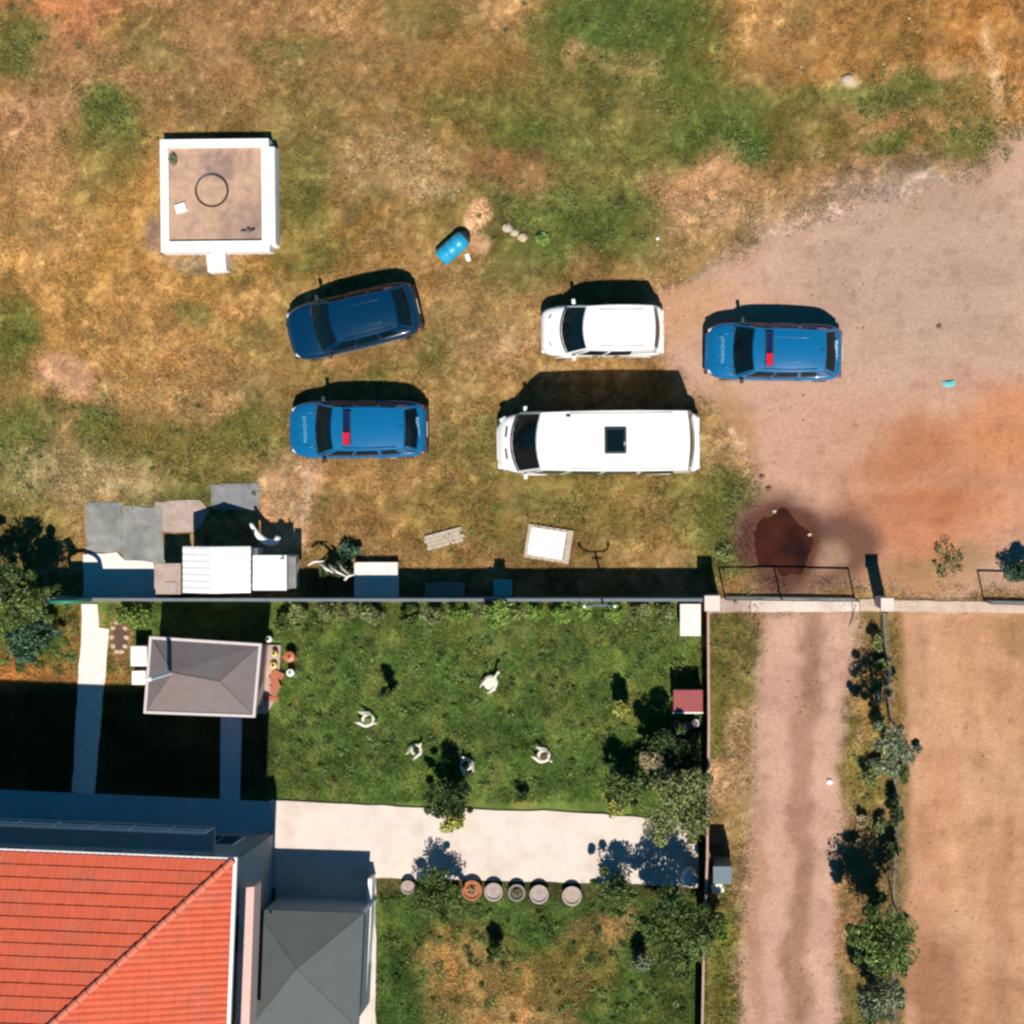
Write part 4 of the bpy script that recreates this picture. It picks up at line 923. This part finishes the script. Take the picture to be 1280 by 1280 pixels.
# boards
t = thing('plank_board', 'weathered grey boards lying askew in the grass above the wall', 'boards', P(555, 673), R(15))
for k in range(4): MB().box((0+[.0, .05, -.04, .02][k], -.2+k*.125, .05), (1.22+.05*(k % 2), .115, .035)).build('plank', M['wood'], t)
for x in (-.4, .4): MB().box((x, 0, .015), (.08, .46, .035)).build('batten', M['wood'], t)
t = thing('square_board', 'square white board on a wooden pallet lying in the grass', 'board', P(686, 680), R(-9))
for k in range(7): MB().box((-.66+k*.22, 0, .07), (.19, 1.12, .03)).build('plank', M['wood'], t)
for k in (-.48, 0, .48): MB().box((0, k, .025), (1.45, .09, .06)).build('bearer', M['wood'], t)
MB().box((-.06, .02, .105), (1.18, .92, .035)).build('panel', M['white'], t, bevel=.01)
# twin-arm lamp on the wall
b = P(757, 751); t = thing('twin_arm_lamp', 'thin garden lamp post with two upturned arms at the north wall', 'lamp', b)
MB().tube([(0, 0, 0), (0, 0, 2.75)], .035, 8).build('post', M['greymetal'], t)
for sg in (-1, 1):
    MB().tube([(0, 0, 2.7), (sg*.25, 0, 2.72), (sg*.42, 0, 2.85), (sg*.48, 0, 3.05)], .03, 6).build('arm', M['greymetal'], t)
    MB().lathe([(.03, 0), (.055, .04), (.055, .1), (.02, .14)], (sg*.48, 0, 3.05), 10).build('lamp_head', M['wellwhite'], t, smooth=True)
MB().box((0, 0, 2.35), (.34, .04, .04)).build('cross_bar', M['greymetal'], t)

# ---------------------------------------------------------------- whitewashed tank in the field
hT = .62
Q = [P(200, 174, hT), P(336, 174, hT), P(334, 313, hT), P(203, 315, hT)]
def wbox(mb, x0, y0, x1, y1, z0, z1, sk=0): return mb.prism([(x0, y0), (x1, y0), (x1, y1), (x0, y1)], z0, z1)
cxm = sum(q[0] for q in Q)/4; cym = sum(q[1] for q in Q)/4; b = (cxm, cym, 0)
W = (Q[1][0]-Q[0][0]); D = (Q[0][1]-Q[3][1]); th = .34
t = thing('water_cistern', 'square whitewashed concrete cistern with round hatch in the dry field', 'cistern', b, R(.6))
MB().box((0, 0, hT/2-.05-.04), (W-.3, D-.3, hT-.08)).build('top_slab', M['wellfloor'], t)
for (x, y, sx, sy) in ((0, D/2-.14, W, .28), (0, -D/2+.18, W, .36), (-W/2+.14, .04, .28, D-.638), (W/2-.05, .04, .40, D-.638)):
    MB().box((x, y, hT/2-.05), (sx, sy, hT+.1)).build('rim_wall', M['wellwhite'], t, bevel=.012)
ring = MB(); n = 40
ring.lathe([(.52, hT-.13), (.56, hT-.10), (.56, hT-.085), (.53, hT-.085), (.50, hT-.10)], (-.12, .18, 0), n, False); ring.build('hatch_ring', M['darkmetal'], t)
MB().lathe([(.49, hT-.14), (.49, hT-.095), (.0, hT-.09)], (-.12, .18, 0), n, False).build('hatch_lid', M['wellfloor'], t)
MB().box((-.02, -D/2-.32, .2), (.62, .62, .52), .08).build('step', M['wellwhite'], t, bevel=.03)
mb = MB(); mb.box((W/2+.08, -.0, .27), (.22, D-.36, .62), 0, .96); mb.build('buttress', M['wellwhite'], t, bevel=.05)
b2 = P(225, 259, hT); o = MB().box((0, 0, .05), (.42, .34, .14), .3, .8).build('cement_lump', M['wellwhite'], bevel=.03); o.location = (b2[0], b2[1], hT-.13); tag(o, 'white cement lump on the cistern top left of the hatch', 'lump')
tree('cistern_weed', 'grey-white weed tuft in the upper left corner of the cistern', 'weed', 216, 200, hT+.05, .2, 160, 'grey', 95, .05, 4, hi=(3, 3, 3))
b2 = P(310, 288, hT); t2 = thing('pipe_fitting', 'dark pipe fitting in the lower right corner of the cistern', 'pipe', (b2[0], b2[1], hT-.13))
MB().tube([(-.25, 0, .06), (.05, 0, .06), (.2, .05, .1)], .035, 8).build('pipe', M['darkmetal'], t2); MB().lathe([(.02, .05), (.07, .05), (.07, .15), (.02, .15)], (0, .0, 0), 8).build('valve', M['rim'], t2)
# blue drum, green tub, scrap
b = P(566, 310, .3); t = thing('blue_drum', 'turquoise plastic drum lying on its side with a dark open end', 'drum', (b[0], b[1], .29), R(42))
prof = [(.24, -.55), (.29, -.52), (.30, -.3), (.315, -.28), (.30, -.26), (.30, 0), (.315, .02), (.30, .04), (.30, .3), (.315, .32), (.30, .34), (.28, .5), (.25, .52)]
mb = MB().lathe(prof, n=24, cap=False); mb.v = [(z, x, y) for x, y, z in mb.v]; mb.build('shell', M['barrel'], t, smooth=True)
mb = MB().lathe([(0.001, -.53), (.25, -.55)], n=24, cap=False); mb.v = [(z, x, y) for x, y, z in mb.v]; mb.build('base', M['barrel'], t)
mb = MB().lathe([(.24, .52), (.2, .60), (.12, .66), (.0, .67)], n=24, cap=False); mb.v = [(z, x, y) for x, y, z in mb.v]; mb.build('mouth', M['darkmetal'], t, smooth=True)
mb = MB(); mb.box((0, 0, 0), (.14, .26, .03)); o = mb.build('cement_scrap', M['wellwhite']); o.location = P(585, 322)[:2]+(.02,); o.rotation_euler = (0, 0, .3); tag(o, 'thin white scrap lying beside the open end of the blue drum', 'scrap')
b = P(678, 296); t = thing('green_bowl', 'small pale green plastic bowl in the green grass', 'bowl', (b[0], b[1], 0))
MB().lathe([(.08, 0), (.12, .08), (.13, .1), (.11, .1), (.07, .03), (.001, .03)], n=16).build('bowl_body', M['greenpale'], t, smooth=True); MB().lathe([(.125, .095), (.14, .1), (.125, .105)], n=16, cap=False).build('rim', M['greenpale'], t)
tree('green_tuft', 'bright green tuft round the pale green bowl', 'grass tuft', 680, 302, .1, .28, 300, 'fresh', 97, .05, 5)
o = MB().add([(-.2, -.08, 0), (.05, -.12, .04), (.24, -.02, .01), (.18, .12, .03), (-.05, .07, .06), (-.22, .08, .01), (0, 0, .07)], [(0, 1, 6), (1, 2, 6), (2, 3, 6), (3, 4, 6), (4, 5, 6), (5, 0, 6)]).build('plastic_scrap', M['teal'])
o.location = P(1186, 480)[:2]+(.0,); tag(o, 'crumpled pale teal plastic bag on the dirt lot', 'litter')

# ---------------------------------------------------------------- garden ornaments
b = P(614, 852); t = thing('swan_planter', 'white swan-shaped garden ornament with raised neck on the lawn', 'ornament', b, R(50)); t.scale = (.78, .78, .78)
MB().lathe([(.14, 0), (.28, .08), (.34, .2), (.30, .32), (.2, .36)], n=18).build('body', M['bird'], t, smooth=True)
MB().tube([(.2, 0, .26), (.36, 0, .36), (.42, 0, .52), (.46, 0, .66), (.56, 0, .7)], [.09, .07, .05, .045, .05], 8).build('neck', M['bird'], t, smooth=True)
mb = MB().lathe([(.0, -.08), (.07, -.04), (.08, 0), (.06, .05), (.02, .08)], n=10); mb.v = [(z+.6, x, y+.7) for x, y, z in mb.v]; mb.build('head', M['bird'], t, smooth=True)
mb = MB().lathe([(.03, 0), (.005, .09)], n=6); mb.v = [(z+.67, x, y+.69) for x, y, z in mb.v]; mb.build('beak', M['orange'], t)
for sg in (-1, 1):
    mb = MB(); mb.add([(.1, sg*.27, .2), (-.15, sg*.36, .2), (-.45, sg*.2, .38), (-.1, sg*.24, .42), (.1, sg*.2, .32)], [(0, 1, 2, 3, 4)]); o = mb.build('wing', M['bird'], t); s_ = o.modifiers.new('th', 'SOLIDIFY'); s_.thickness = .03
def tyre_planter(px, py, r, tub, label, seed, rz=0):
    b = P(px, py); t = thing('ring_planter', label, 'planter', b, rz, 'white ring planters on the lawn')
    prof = [(r*.55, .0), (r*.95, .0), (r, .07), (r*.92, .17), (r*.72, .2), (r*.52, .15), (r*.5, .05)]
    mb = MB().lathe(prof+[prof[0]], n=20, cap=False); mb.build('ring', M['bird'], t, smooth=True)
    MB().lathe([(r*.54, .08), (0.001, .1)], n=14, cap=False).build('soil', M['soil'], t)
    mb = MB(); mb.tube([(r*.7, 0, .12), (r*1.2, 0, .2), (r*1.35, 0, .34)], [.06, .05, .035], 6); mb.build('neck', M['bird'], t, smooth=True)
    for sg in (-1, 1):
        mb = MB(); mb.add([(r*.5, sg*r*.85, .12), (-r*.2, sg*r*1.1, .14), (-r*1.5, sg*r*.75, .34), (-r*.9, sg*r*.55, .30), (0, sg*r*.7, .22)], [(0, 1, 2, 3, 4)]); w_ = mb.build('wing', M['bird'], t); so = w_.modifiers.new('th', 'SOLIDIFY'); so.thickness = .03
    v, c = leafmass([(0, 0, .18, r*.35), (r*.2, .1, .2, r*.25)], 90, .04, GREENS[tub], np.random.default_rng(seed), 1.0); o = tri_mesh('plant', v, c, 4, 'leaf'); o.parent = t
    return t
tyre_planter(461, 899, 0.240, 'fresh', 'white winged ring planter on the left of the lawn below the slim conifer', 1, R(-20))
tyre_planter(521, 936, 0.208, 'dark', 'white ring planter with dark centre just left of the middle tree shadow', 2, R(50))
tyre_planter(680, 944, 0.240, 'tan', 'white ring planter with brown plant on the right part of the lawn', 3, R(-30))
tyre_planter(584, 955, .22, 'dark', 'white swan-like ring planter at the right edge of the middle tree shadow', 4, R(110))
# pots along the drive kerb
def pot(px, py, r, matn, label, soil='soil', plant=None):
    b = P(px, py, .3); t = thing('round_planter', label, 'planter', (b[0], b[1], 0), 0, 'round planters along the drive')
    MB().lathe([(r*.75, 0), (r, .28), (r*1.05, .3), (r*1.05, .34), (r*.85, .34), (r*.83, .27)], n=22, cap=False).build('pot_body', M[matn], t, smooth=False)
    MB().lathe([(r*.85, .28), (.001, .3)], n=18, cap=False).build('fill', M[soil], t)
    if plant:
        v, c = leafmass([(0, 0, .34, r*.45)], 120, .04, GREENS[plant], np.random.default_rng(int(px)), 1.0); o = tri_mesh('plant', v, c, 4, 'leaf'); o.parent = t
pot(510, 1109, .22, 'potpale', 'smallest pale round planter left of the clipped bush', 'potpale')
pot(590, 1113, .32, 'terra', 'orange terracotta planter beside the clipped bush', 'terra', 'tan')
pot(617, 1115, .29, 'potpale', 'pale grey planter directly right of the terracotta one', 'potpale')
pot(646, 1116, .27, 'slabgrey', 'mossy grey planter with weeds in the middle of the row', 'soil', 'olive')
pot(674, 1118, .30, 'potpale', 'pale planter second from the right end of the row', 'potpale')
pot(715, 1120, .31, 'potpale', 'pinkish pale planter at the right end of the row', 'slabpink')
# stone ring bed by the path
for k in range(10):
    a = k*.628; b = P(149+9*math.cos(a), 796+19*math.sin(a))
    o = rock(149+9*math.cos(a), 796+19*math.sin(a), .1, 'stone', ['stone at the right end', 'lower right stone', 'second stone below', 'bottom stone', 'lower left stone', 'stone at the left end', 'upper left stone', 'second stone above', 'top stone', 'upper right stone'][k]+' of the oval flower bed by the garden path', 'stones edging the oval bed', 'edging_stone', k)
o = MB().lathe([(1, 0), (.9, .03), (.001, .04)], n=20, cap=False).build('flower_bed', M['soil']); o.location = P(149, 796); o.scale = (.24, .5, 1); tag(o, 'oval bare earth bed inside the ring of edging stones', kind='structure')
# small hutch with red ribbed roof
b = P(860, 876, 1.0); t = thing('red_roof_hutch', 'small hutch with a dull red ribbed roof against the east wall', 'hutch', (b[0], b[1], 0))
for x in (-.42, .42):
    for y in (-.28, .28): MB().box((x, y, .48), (.06, .06, .96)).build('post', M['wood'], t)
MB().box((0, .28, .5), (.8, .03, .8)).build('back_panel', M['wood'], t)
MB().box((0, 0, .35), (.84, .56, .04)).build('shelf', M['wood'], t)
for k in range(8):
    w = .96/8
    mb = MB(); x = -.48+w*(k+.5)
    mb.add([(x-w/2, -.38, .94), (x, -.38, .975), (x+w/2, -.38, .94), (x-w/2, .36, 1.10), (x, .36, 1.135), (x+w/2, .36, 1.10)], [(0, 1, 4, 3), (1, 2, 5, 4)]); mb.build('roof_rib', M['redmetal'], t)
MB().box((0, -.40, .93), (.98, .05, .05)).build('front_fascia', M['wellwhite'], t)
b = P(858, 905)
for k, (dx, dy, m_, lb) in enumerate(((-.3, .0, 'potpale', 'pale pot left in front of the red-roofed hutch'), (.02, -.05, 'rim', 'metal pail in the middle in front of the red-roofed hutch'), (.3, .06, 'wellwhite', 'white pot right in front of the red-roofed hutch'))):
    t = thing('yard_pot', lb, 'pot', (b[0]+dx, b[1]+dy, 0)); MB().lathe([(.08, 0), (.12, .25), (.13, .27), (.1, .27), (.09, .1), (.001, .1)], n=14).build('body', M[m_], t, smooth=True)
    MB().lathe([(.125, .26), (.14, .275), (.125, .29)], n=14, cap=False).build('rim', M[m_], t)

# ---------------------------------------------------------------- vehicles (front = +x, origin on the ground below the middle)
def lerp(a, b, t): return a+(b-a)*t
def interp(tab, x, j):
    for a, b in zip(tab[:-1], tab[1:]):
        if x <= b[0]:
            t = (x-a[0])/(b[0]-a[0]); return lerp(a[j], b[j], t)
    return tab[-1][j]
def text_mesh(s, size):
    cu = bpy.data.curves.new('lettering', 'FONT'); cu.body = s; cu.size = size; cu.align_x = 'CENTER'; cu.align_y = 'CENTER'; cu.extrude = .002
    to = bpy.data.objects.new('tmp', cu); COL.objects.link(to)
    bpy.context.view_layer.update()
    me = bpy.data.meshes.new_from_object(to.evaluated_get(bpy.context.evaluated_depsgraph_get()))
    bpy.data.objects.remove(to); return me
def vehicle(name, label, cat, px, py, rot, V, paint, group=None):
    """V: dict of dimensions"""
    b = P(px, py, .7); t = thing(name, label, cat, (b[0], b[1], 0), rot, group)
    L, Wd = V['L'], V['W']
    sec = V['sec']        # (x, halfwidth, z_shoulder, z_centre, z_bottom)
    mb = MB(); pr = []
    for (x, w, zs, zc, zb) in sec:
        half = [(0, zc), (.45*w, zc-.006), (.78*w, zs+(zc-zs)*.55), (.93*w, zs), (w, zs-.11), (w*1.0, (zs+zb)/2), (w*.985, zb+.12), (w*.93, zb)]
        ring = [(x, -y, z) for y, z in half[::-1]]+[(x, y, z) for y, z in half[1:]]
        pr.append(ring)
    n = len(pr[0]); vs = [v for r_ in pr for v in r_]
    fs = [(i*n+j, i*n+j+1, (i+1)*n+j+1, (i+1)*n+j) for i in range(len(pr)-1) for j in range(n-1)]
    fs += [tuple(range(n)), tuple(range((len(pr)-1)*n+n-1, (len(pr)-1)*n-1, -1))]
    fs += [((i)*n, (i+1)*n, (i+1)*n+n-1, i*n+n-1) for i in range(len(pr)-1)]
    mb.add(vs, fs)
    body = mb.build('body', M[paint], t, smooth=True, subsurf=2)
    # cabin: ruled surfaces between belt line and roof edge
    c = V['cab']; zb, zr = c['zb'], c['zr']
    bf, br, wbf, wbr = c['bf'], c['br'], c['wbf'], c['wbr']; rf, rr, wrf, wrr = c['rf'], c['rr'], c['wrf'], c['wrr']; bow = c.get('bow', .12)
    def front(u, v):  # u -1..1 across, v 0 belt..1 roof
        x = lerp(bf-bow*u*u*1.3, rf-bow*u*u*.7, v); y = lerp(wbf, wrf, v)*u; return Vector((x, y, lerp(zb, zr-.03*u*u, v)+.03*math.sin(math.pi*v)))
    def rear(u, v):
        x = lerp(br+bow*u*u*.6, rr+bow*u*u*.4, v); y = lerp(wbr, wrr, v)*u; return Vector((x, y, lerp(zb, zr-.03*u*u, v)+.02*math.sin(math.pi*v)))
    def side(sg):
        def f(u, v):   # u 0 front..1 rear
            a = front(sg, v); d = rear(sg, v); p = a.lerp(d, u); p.y += sg*.05*math.sin(math.pi*u)*(1-.3*v)+sg*.035*math.sin(math.pi*v); return p
        return f
    def roofp(u, v):  # u across -1..1, v 0 front..1 rear
        a = front(u, 1); d = rear(u, 1); p = a.lerp(d, v); p.y += u*.05*math.sin(math.pi*v)*.7
        p.z += .055*(1-u*u)*math.sin(math.pi*(.12+.76*v))+.02*math.sin(math.pi*v); return p
    cb = MB(); lin_ = lambda a, b_, n: [a+(b_-a)*i/(n-1) for i in range(n)]
    cb.grid(front, lin_(-1, 1, 9), lin_(0, 1, 4)); cb.grid(lambda u, v: rear(-u, v), lin_(-1, 1, 9), lin_(0, 1, 4))
    cb.grid(lambda u, v: side(1)(1-u, v), lin_(0, 1, 10), lin_(0, 1, 4)); cb.grid(lambda u, v: side(-1)(u, v), lin_(0, 1, 10), lin_(0, 1, 4))
    cb.build('cabin', M[paint], t, smooth=True)
    rb = MB(); rb.grid(lambda u, v: roofp(u, v)+Vector((0, 0, .012)), lin_(-1, 1, 13), lin_(0, 1, 13)); rb.build('roof', M[paint], t, smooth=True)
    def pane(fn, u0, u1, v0, v1, nm, mt='glass', off=.016, lab_=None, nn=7):
        c0 = fn((u0+u1)/2, (v0+v1)/2); du = fn((u0+u1)/2+.02, (v0+v1)/2)-c0; dv = fn((u0+u1)/2, (v0+v1)/2+.02)-c0
        nr = du.cross(dv).normalized()
        ctr = Vector((0, 0, 0)); 
        if nr.dot(c0-Vector(((bf+br)/2, 0, zb-.5))) < 0: nr = -nr
        m_ = MB(); m_.grid(lambda u, v: fn(u, v)+nr*off, lin_(u0, u1, nn), lin_(v0, v1, 5)); return m_.build(nm, M[mt], t, smooth=True, label=lab_)
    if not V.get('norear'): pane(rear, -.86, .86, .12, .92, 'rear_window')
    ws = pane(front, -.93, .93, .04, .96, 'windscreen')
    for sg in (-1, 1):
        for (u0, u1) in V['sidewin']: pane(side(sg), u0, u1, .14, .88, 'side_window')
    for sg in (-1, 1):    # wipers
        p0 = front(.05+sg*.3, .03)+Vector((.0, 0, .03)); p1 = front(.05+sg*.3-.35, .3)+Vector((.02, 0, .03))
        MB().tube([p0, p1], .008, 4).build('wiper', M['trim'], t)
    MB().tube([front(u, 0)+Vector((.03, 0, .015)) for u in lin_(-.95, .95, 9)], .025, 6).build('cowl', M['trim'], t)
    for u in V.get('ribs', []):
        MB().tube([roofp(u, v)+Vector((0, 0, .008)) for v in lin_(.12, .88, 7)], .014, 6).build('roof_rib', M[paint], t, smooth=True)
    for (u0, _u) in V['sidewin'][1:]:
        for sg in (-1, 1): MB().tube([side(sg)(u0-.015, 1)+Vector((0, 0, .0)), side(sg)(u0-.015, 0)+Vector((0, sg*.02, 0)), Vector((side(sg)(u0-.015, 0).x, sg*(Wd/2+.012), .8)), Vector((side(sg)(u0-.015, 0).x, sg*(Wd/2+.005), .35))], .007, 4).build('door_seam', M['trim'], t)
    # wheels
    wr = V['wr']
    for x in V['axles']:
        for sg in (-1, 1):
            y = sg*(Wd/2-.115)
            prof = [(wr*.62, -.1), (wr*.95, -.1), (wr, -.07), (wr, .07), (wr*.95, .1), (wr*.62, .1)]
            m_ = MB().lathe(prof, n=24); m_.v = [(a+x, c_+y, b_+wr) for a, b_, c_ in m_.v]; wh = m_.build('wheel', M['tyre'], t, smooth=False)
            m_ = MB().lathe([(0.02, .0), (wr*.25, .01), (wr*.6, -.02), (wr*.62, .0)], n=16); m_.v = [(a+x, sg*c_+y+sg*.102, b_+wr) for a, b_, c_ in m_.v]; m_.build('rim', M['rim'], wh)
            m_ = MB(); 
            arc = [(x+math.cos(a)*(wr+.06), sg*(Wd/2-.004), wr+math.sin(a)*(wr+.06)) for a in np.linspace(-.15, math.pi+.15, 14)]
            m_.tube(arc, .016, 6); m_.build('wheel_arch', M['trim'] if paint != 'carwhite' else M[paint], t)
    # mirrors
    for sg in (-1, 1):
        p = front(sg, .12); m_ = MB(); m_.box((p.x-.12, sg*(Wd/2+.07), p.z+.04), (.12, .17, .15), sg*-.1); m_.build('mirror', M[V.get('mir', 'trim')], t, bevel=.03)
        MB().box((p.x-.1, sg*(Wd/2-.03), p.z), (.06, .16, .05)).build('mirror_arm', M['trim'], t)
    # lamps, bumpers, plates
    xf = sec[-1][0]; xr = sec[0][0]
    for sg in (-1, 1):
        m_ = MB(); m_.box((xf-.24, sg*(Wd/2-.30), V['zlamp']-.06), (.24, .26, .13), -sg*.5); m_.build('headlight', M['amber'], t, bevel=.03)
        m_ = MB(); m_.box((xr+.12, sg*(Wd/2-.19), V['ztail']-.2), (.14, .12, .26), sg*.4); m_.build('tail_light', M['redlens'], t, bevel=.02)
    MB().box((xf-.06, 0, V['zlamp']-.16), (.06, Wd*.5, .14)).build('grille', M['trim'], t, bevel=.01)
    MB().box((xf-.03, 0, .38), (.12, Wd*.8, .16)).build('bumper', M['trim'] if paint != 'carwhite' else M[paint], t, bevel=.04)
    MB().box((xr+.02, 0, .42), (.12, Wd*.84, .2)).build('bumper', M['trim'] if paint != 'carwhite' else M[paint], t, bevel=.04)
    MB().box((xf+.025, 0, .42), (.012, .5, .11)).build('number_plate', M['white'], t); MB().box((xr-.045, 0, .62), (.012, .5, .11)).build('number_plate', M['white'], t)
    for sg in (-1, 1):
        for x in V.get('handles', []): MB().box((x, sg*(Wd/2+.012), V['sec'][3][2]-.12), (.18, .03, .03)).build('door_handle', M['trim'] if paint != 'carblue' else M[paint], t)
    return t, front, rear, side, roofp
SUVV = dict(L=4.42, W=1.86, wr=.34, axles=(-1.38, 1.36), zlamp=.82, ztail=.86,
    sec=[(-2.24, .60, .78, .84, .40), (-2.19, .76, .90, .96, .32), (-2.02, .88, .99, 1.02, .28), (-1.6, .94, 1.03, 1.05, .26), (-.6, .95, 1.02, 1.05, .24), (.5, .95, 1.01, 1.05, .24), (1.2, .95, .99, 1.06, .24), (1.6, .93, .95, 1.03, .26), (1.95, .86, .87, .96, .30), (2.14, .72, .78, .86, .34), (2.23, .54, .68, .74, .38)],
    cab=dict(zb=1.0, zr=1.58, bf=1.34, br=-2.08, wbf=.86, wbr=.78, rf=.66, rr=-1.68, wrf=.69, wrr=.66, bow=.10),
    sidewin=((.06, .31), (.34, .62), (.66, .86)), handles=(.1, -.8), ribs=(-.55, .55))
def roof_rails(t, side, zr, u0, u1, m_='carblue'):
    for sg in (-1, 1):
        pts = [side(sg)(u, 1)+Vector((0, -sg*.05, .07)) for u in (u0, (u0+u1)/2, u1)]
        MB().tube([pts[0]-Vector((0, 0, .06)), pts[0], pts[1], pts[2], pts[2]-Vector((0, 0, .06))], .02, 6).build('roof_rail', M[m_], t)
def patrol(px, py, rot, label):
    t, fr, rr, sd, rf = vehicle('patrol_car', label, 'patrol car', px, py, rot, SUVV, 'carblue', 'blue patrol cars')
    roof_rails(t, sd, 1.56, .12, .9)
    p = rf(0, .22); z = p.z+.05
    lb = MB().box((p.x, 0, z), (.26, 1.12, .05)).build('light_bar', M['trim'], t, bevel=.01)
    MB().box((p.x, .33, z+.085), (.23, .43, .11), 0, .85).build('lens', M['redlens'], lb, label='red lens')
    MB().box((p.x, -.24, z+.085), (.21, .62, .11), 0, .85).build('lens', M['bluelens'], lb, label='dark blue lens')
    MB().box((p.x, 0, z+.07), (.2, .05, .09)).build('speaker', M['trim'], lb)
    for sg in (-1, 1):   # bonnet creases
        pts = [(x, sg*y, zz) for x, y, zz in ((1.25, .60, 1.03), (1.6, .54, 1.0), (2.0, .42, .905))]
        MB().tube(pts, [.03, .034, .015], 8).build('bonnet_crease', M['carblue'], t, smooth=True)
        pts = [(x, sg*y, zz) for x, y, zz in ((1.72, .2, .99), (1.9, .17, .955), (2.04, .13, .90))]
        MB().tube(pts, [.018, .024, .012], 8).build('bonnet_crease', M['carblue'], t, smooth=True)
    me = text_mesh('JANDARMA', .17); me.materials.append(M['decal'])
    o = bpy.data.objects.new('bonnet_lettering', me); COL.objects.link(o); o.parent = t; o.location = (1.66, 0, 1.035); o.rotation_euler = (0, R(4), R(90))
    o = bpy.data.objects.new('rear_lettering', me); COL.objects.link(o); o.parent = t; o.location = (-2.06, 0, 1.08); o.rotation_euler = (0, R(-20), R(-90)); o.scale = (.9, .9, 1)
    for sg in (-1, 1):
        MB().box((.15, sg*.936, .72), (1.3, .014, .12)).build('side_stripe', M['redstripe'], t); MB().box((-.9, sg*.936, .72), (.75, .014, .12)).build('side_stripe', M['white'], t)
    MB().tube([(-1.5, 0, 1.62), (-1.72, 0, 1.8)], .008, 5).build('aerial', M['trim'], t)
    # skylight step behind the bar
    return t
P2 = patrol(447, 537, R(180.5), 'bright blue patrol car with red roof lamp parked below the dark blue car')
P3 = patrol(966, 440, R(179), 'bright blue patrol car with red roof lamp alone on the dirt lot edge')
NV = dict(SUVV); NV['cab'] = dict(zb=1.0, zr=1.50, bf=1.30, br=-2.08, wbf=.86, wbr=.78, rf=.58, rr=-1.62, wrf=.67, wrr=.64, bow=.14)
t, fr, rr, sd, rf = vehicle('parked_car', 'dark navy estate car parked askew at the upper left of the group', 'car', 441, 402, R(180+13.5), NV, 'carnavy'); t.scale = (.965, .985, 1)
roof_rails(t, sd, 1.5, .12, .9, 'carnavy')
for sg in (-1, 1): MB().box((-.1, sg*.94, .45), (2.6, .015, .06)).build('sill_trim', M['chrome'], t)
SV = dict(L=3.95, W=1.7, wr=.30, axles=(-1.25, 1.2), zlamp=.85, ztail=.92, mir='carwhite',
    sec=[(-2.0, .66, .9, .96, .38), (-1.94, .79, 1.04, 1.08, .30), (-1.6, .86, 1.08, 1.1, .26), (-.5, .85, 1.06, 1.09, .24), (.5, .85, 1.03, 1.08, .24), (1.0, .84, 1.0, 1.08, .24), (1.4, .82, .95, 1.04, .26), (1.75, .78, .87, .96, .30), (1.93, .68, .78, .85, .34), (1.98, .56, .70, .74, .38)],
    cab=dict(zb=1.05, zr=1.76, bf=1.30, br=-1.93, wbf=.79, wbr=.77, rf=.50, rr=-1.80, wrf=.70, wrr=.70, bow=.17),
    sidewin=((.07, .33), (.38, .68)), handles=(.2, -.5))
t, fr, rr, sd, rf = vehicle('small_van', 'small white two-window van parked above the big white minibus', 'van', 752, 414, R(180.5), SV, 'carwhite')
for sg in (-1, 1):
    MB().tube([rf(sg*.82, .2)+Vector((0, 0, .02)), rf(sg*.82, .85)+Vector((0, 0, .02))], .016, 6).build('roof_gutter', M['trim'] if sg > 0 else M['galv'], t)
for y in (-.45, .45): MB().box((1.66, y, .985), (.05, .14, .03), .4*(1 if y > 0 else -1)).build('bonnet_vent', M['galv'], t)
MV = dict(L=6.45, W=2.06, wr=.36, axles=(-2.0, 2.1), zlamp=1.0, ztail=.98, mir='carwhite',
    sec=[(-3.34, .84, 1.1, 1.15, .4), (-3.28, .97, 1.22, 1.27, .34), (-2.6, 1.03, 1.28, 1.3, .28), (-1.2, 1.03, 1.28, 1.3, .26), (.3, 1.03, 1.28, 1.3, .26), (1.7, 1.03, 1.27, 1.3, .26), (2.35, 1.01, 1.22, 1.3, .26), (2.85, .93, 1.12, 1.2, .30), (3.12, .78, .98, 1.06, .34), (3.26, .56, .84, .9, .38)],
    cab=dict(zb=1.25, zr=2.52, bf=2.74, br=-3.24, wbf=.98, wbr=1.0, rf=1.78, rr=-3.08, wrf=.91, wrr=.94, bow=.20),
    sidewin=((.04, .19), (.23, .42), (.45, .66), (.69, .9)), handles=(1.5, .2), ribs=(-.72, -.36, .36, .72))
t, fr, rr, sd, rf = vehicle('minibus', 'large white high-roofed minibus with a black roof hatch', 'minibus', 746, 554, R(180.3), MV, 'carwhite')
p = rf(0.0, .58); hx = -.72
hz = rf(0, (1.72+.0-hx)/4.72).z
hb = MB().box((hx, -.0, hz+.03), (.70, .84, .10)).build('roof_hatch', M['trim'], t, bevel=.04)
MB().box((hx, 0, hz+.085), (.56, .7, .02)).build('hatch_lid', M['glass'], hb, bevel=.01)
MB().box((hx-.3, .1, hz+.1), (.06, .12, .02)).build('hatch_catch', M['galv'], hb)
MB().tube([rf(.94, .2)+Vector((0, 0, .02)), rf(.94, .9)+Vector((0, 0, .02))], .018, 6).build('roof_gutter', M['galv'], t)
MB().tube([rf(-.94, .2)+Vector((0, 0, .02)), rf(-.94, .9)+Vector((0, 0, .02))], .018, 6).build('roof_gutter', M['galv'], t)
MB().box((.78, -.8, rf(.7, .2).z+.02), (.14, .07, .05)).build('aerial_base', M['trim'], t)
for y in (-.36, .36): MB().box((2.92, y, 1.155), (.06, .34, .06), .12*(1 if y > 0 else -1)).build('bonnet_vent', M['trim'], t, bevel=.01)
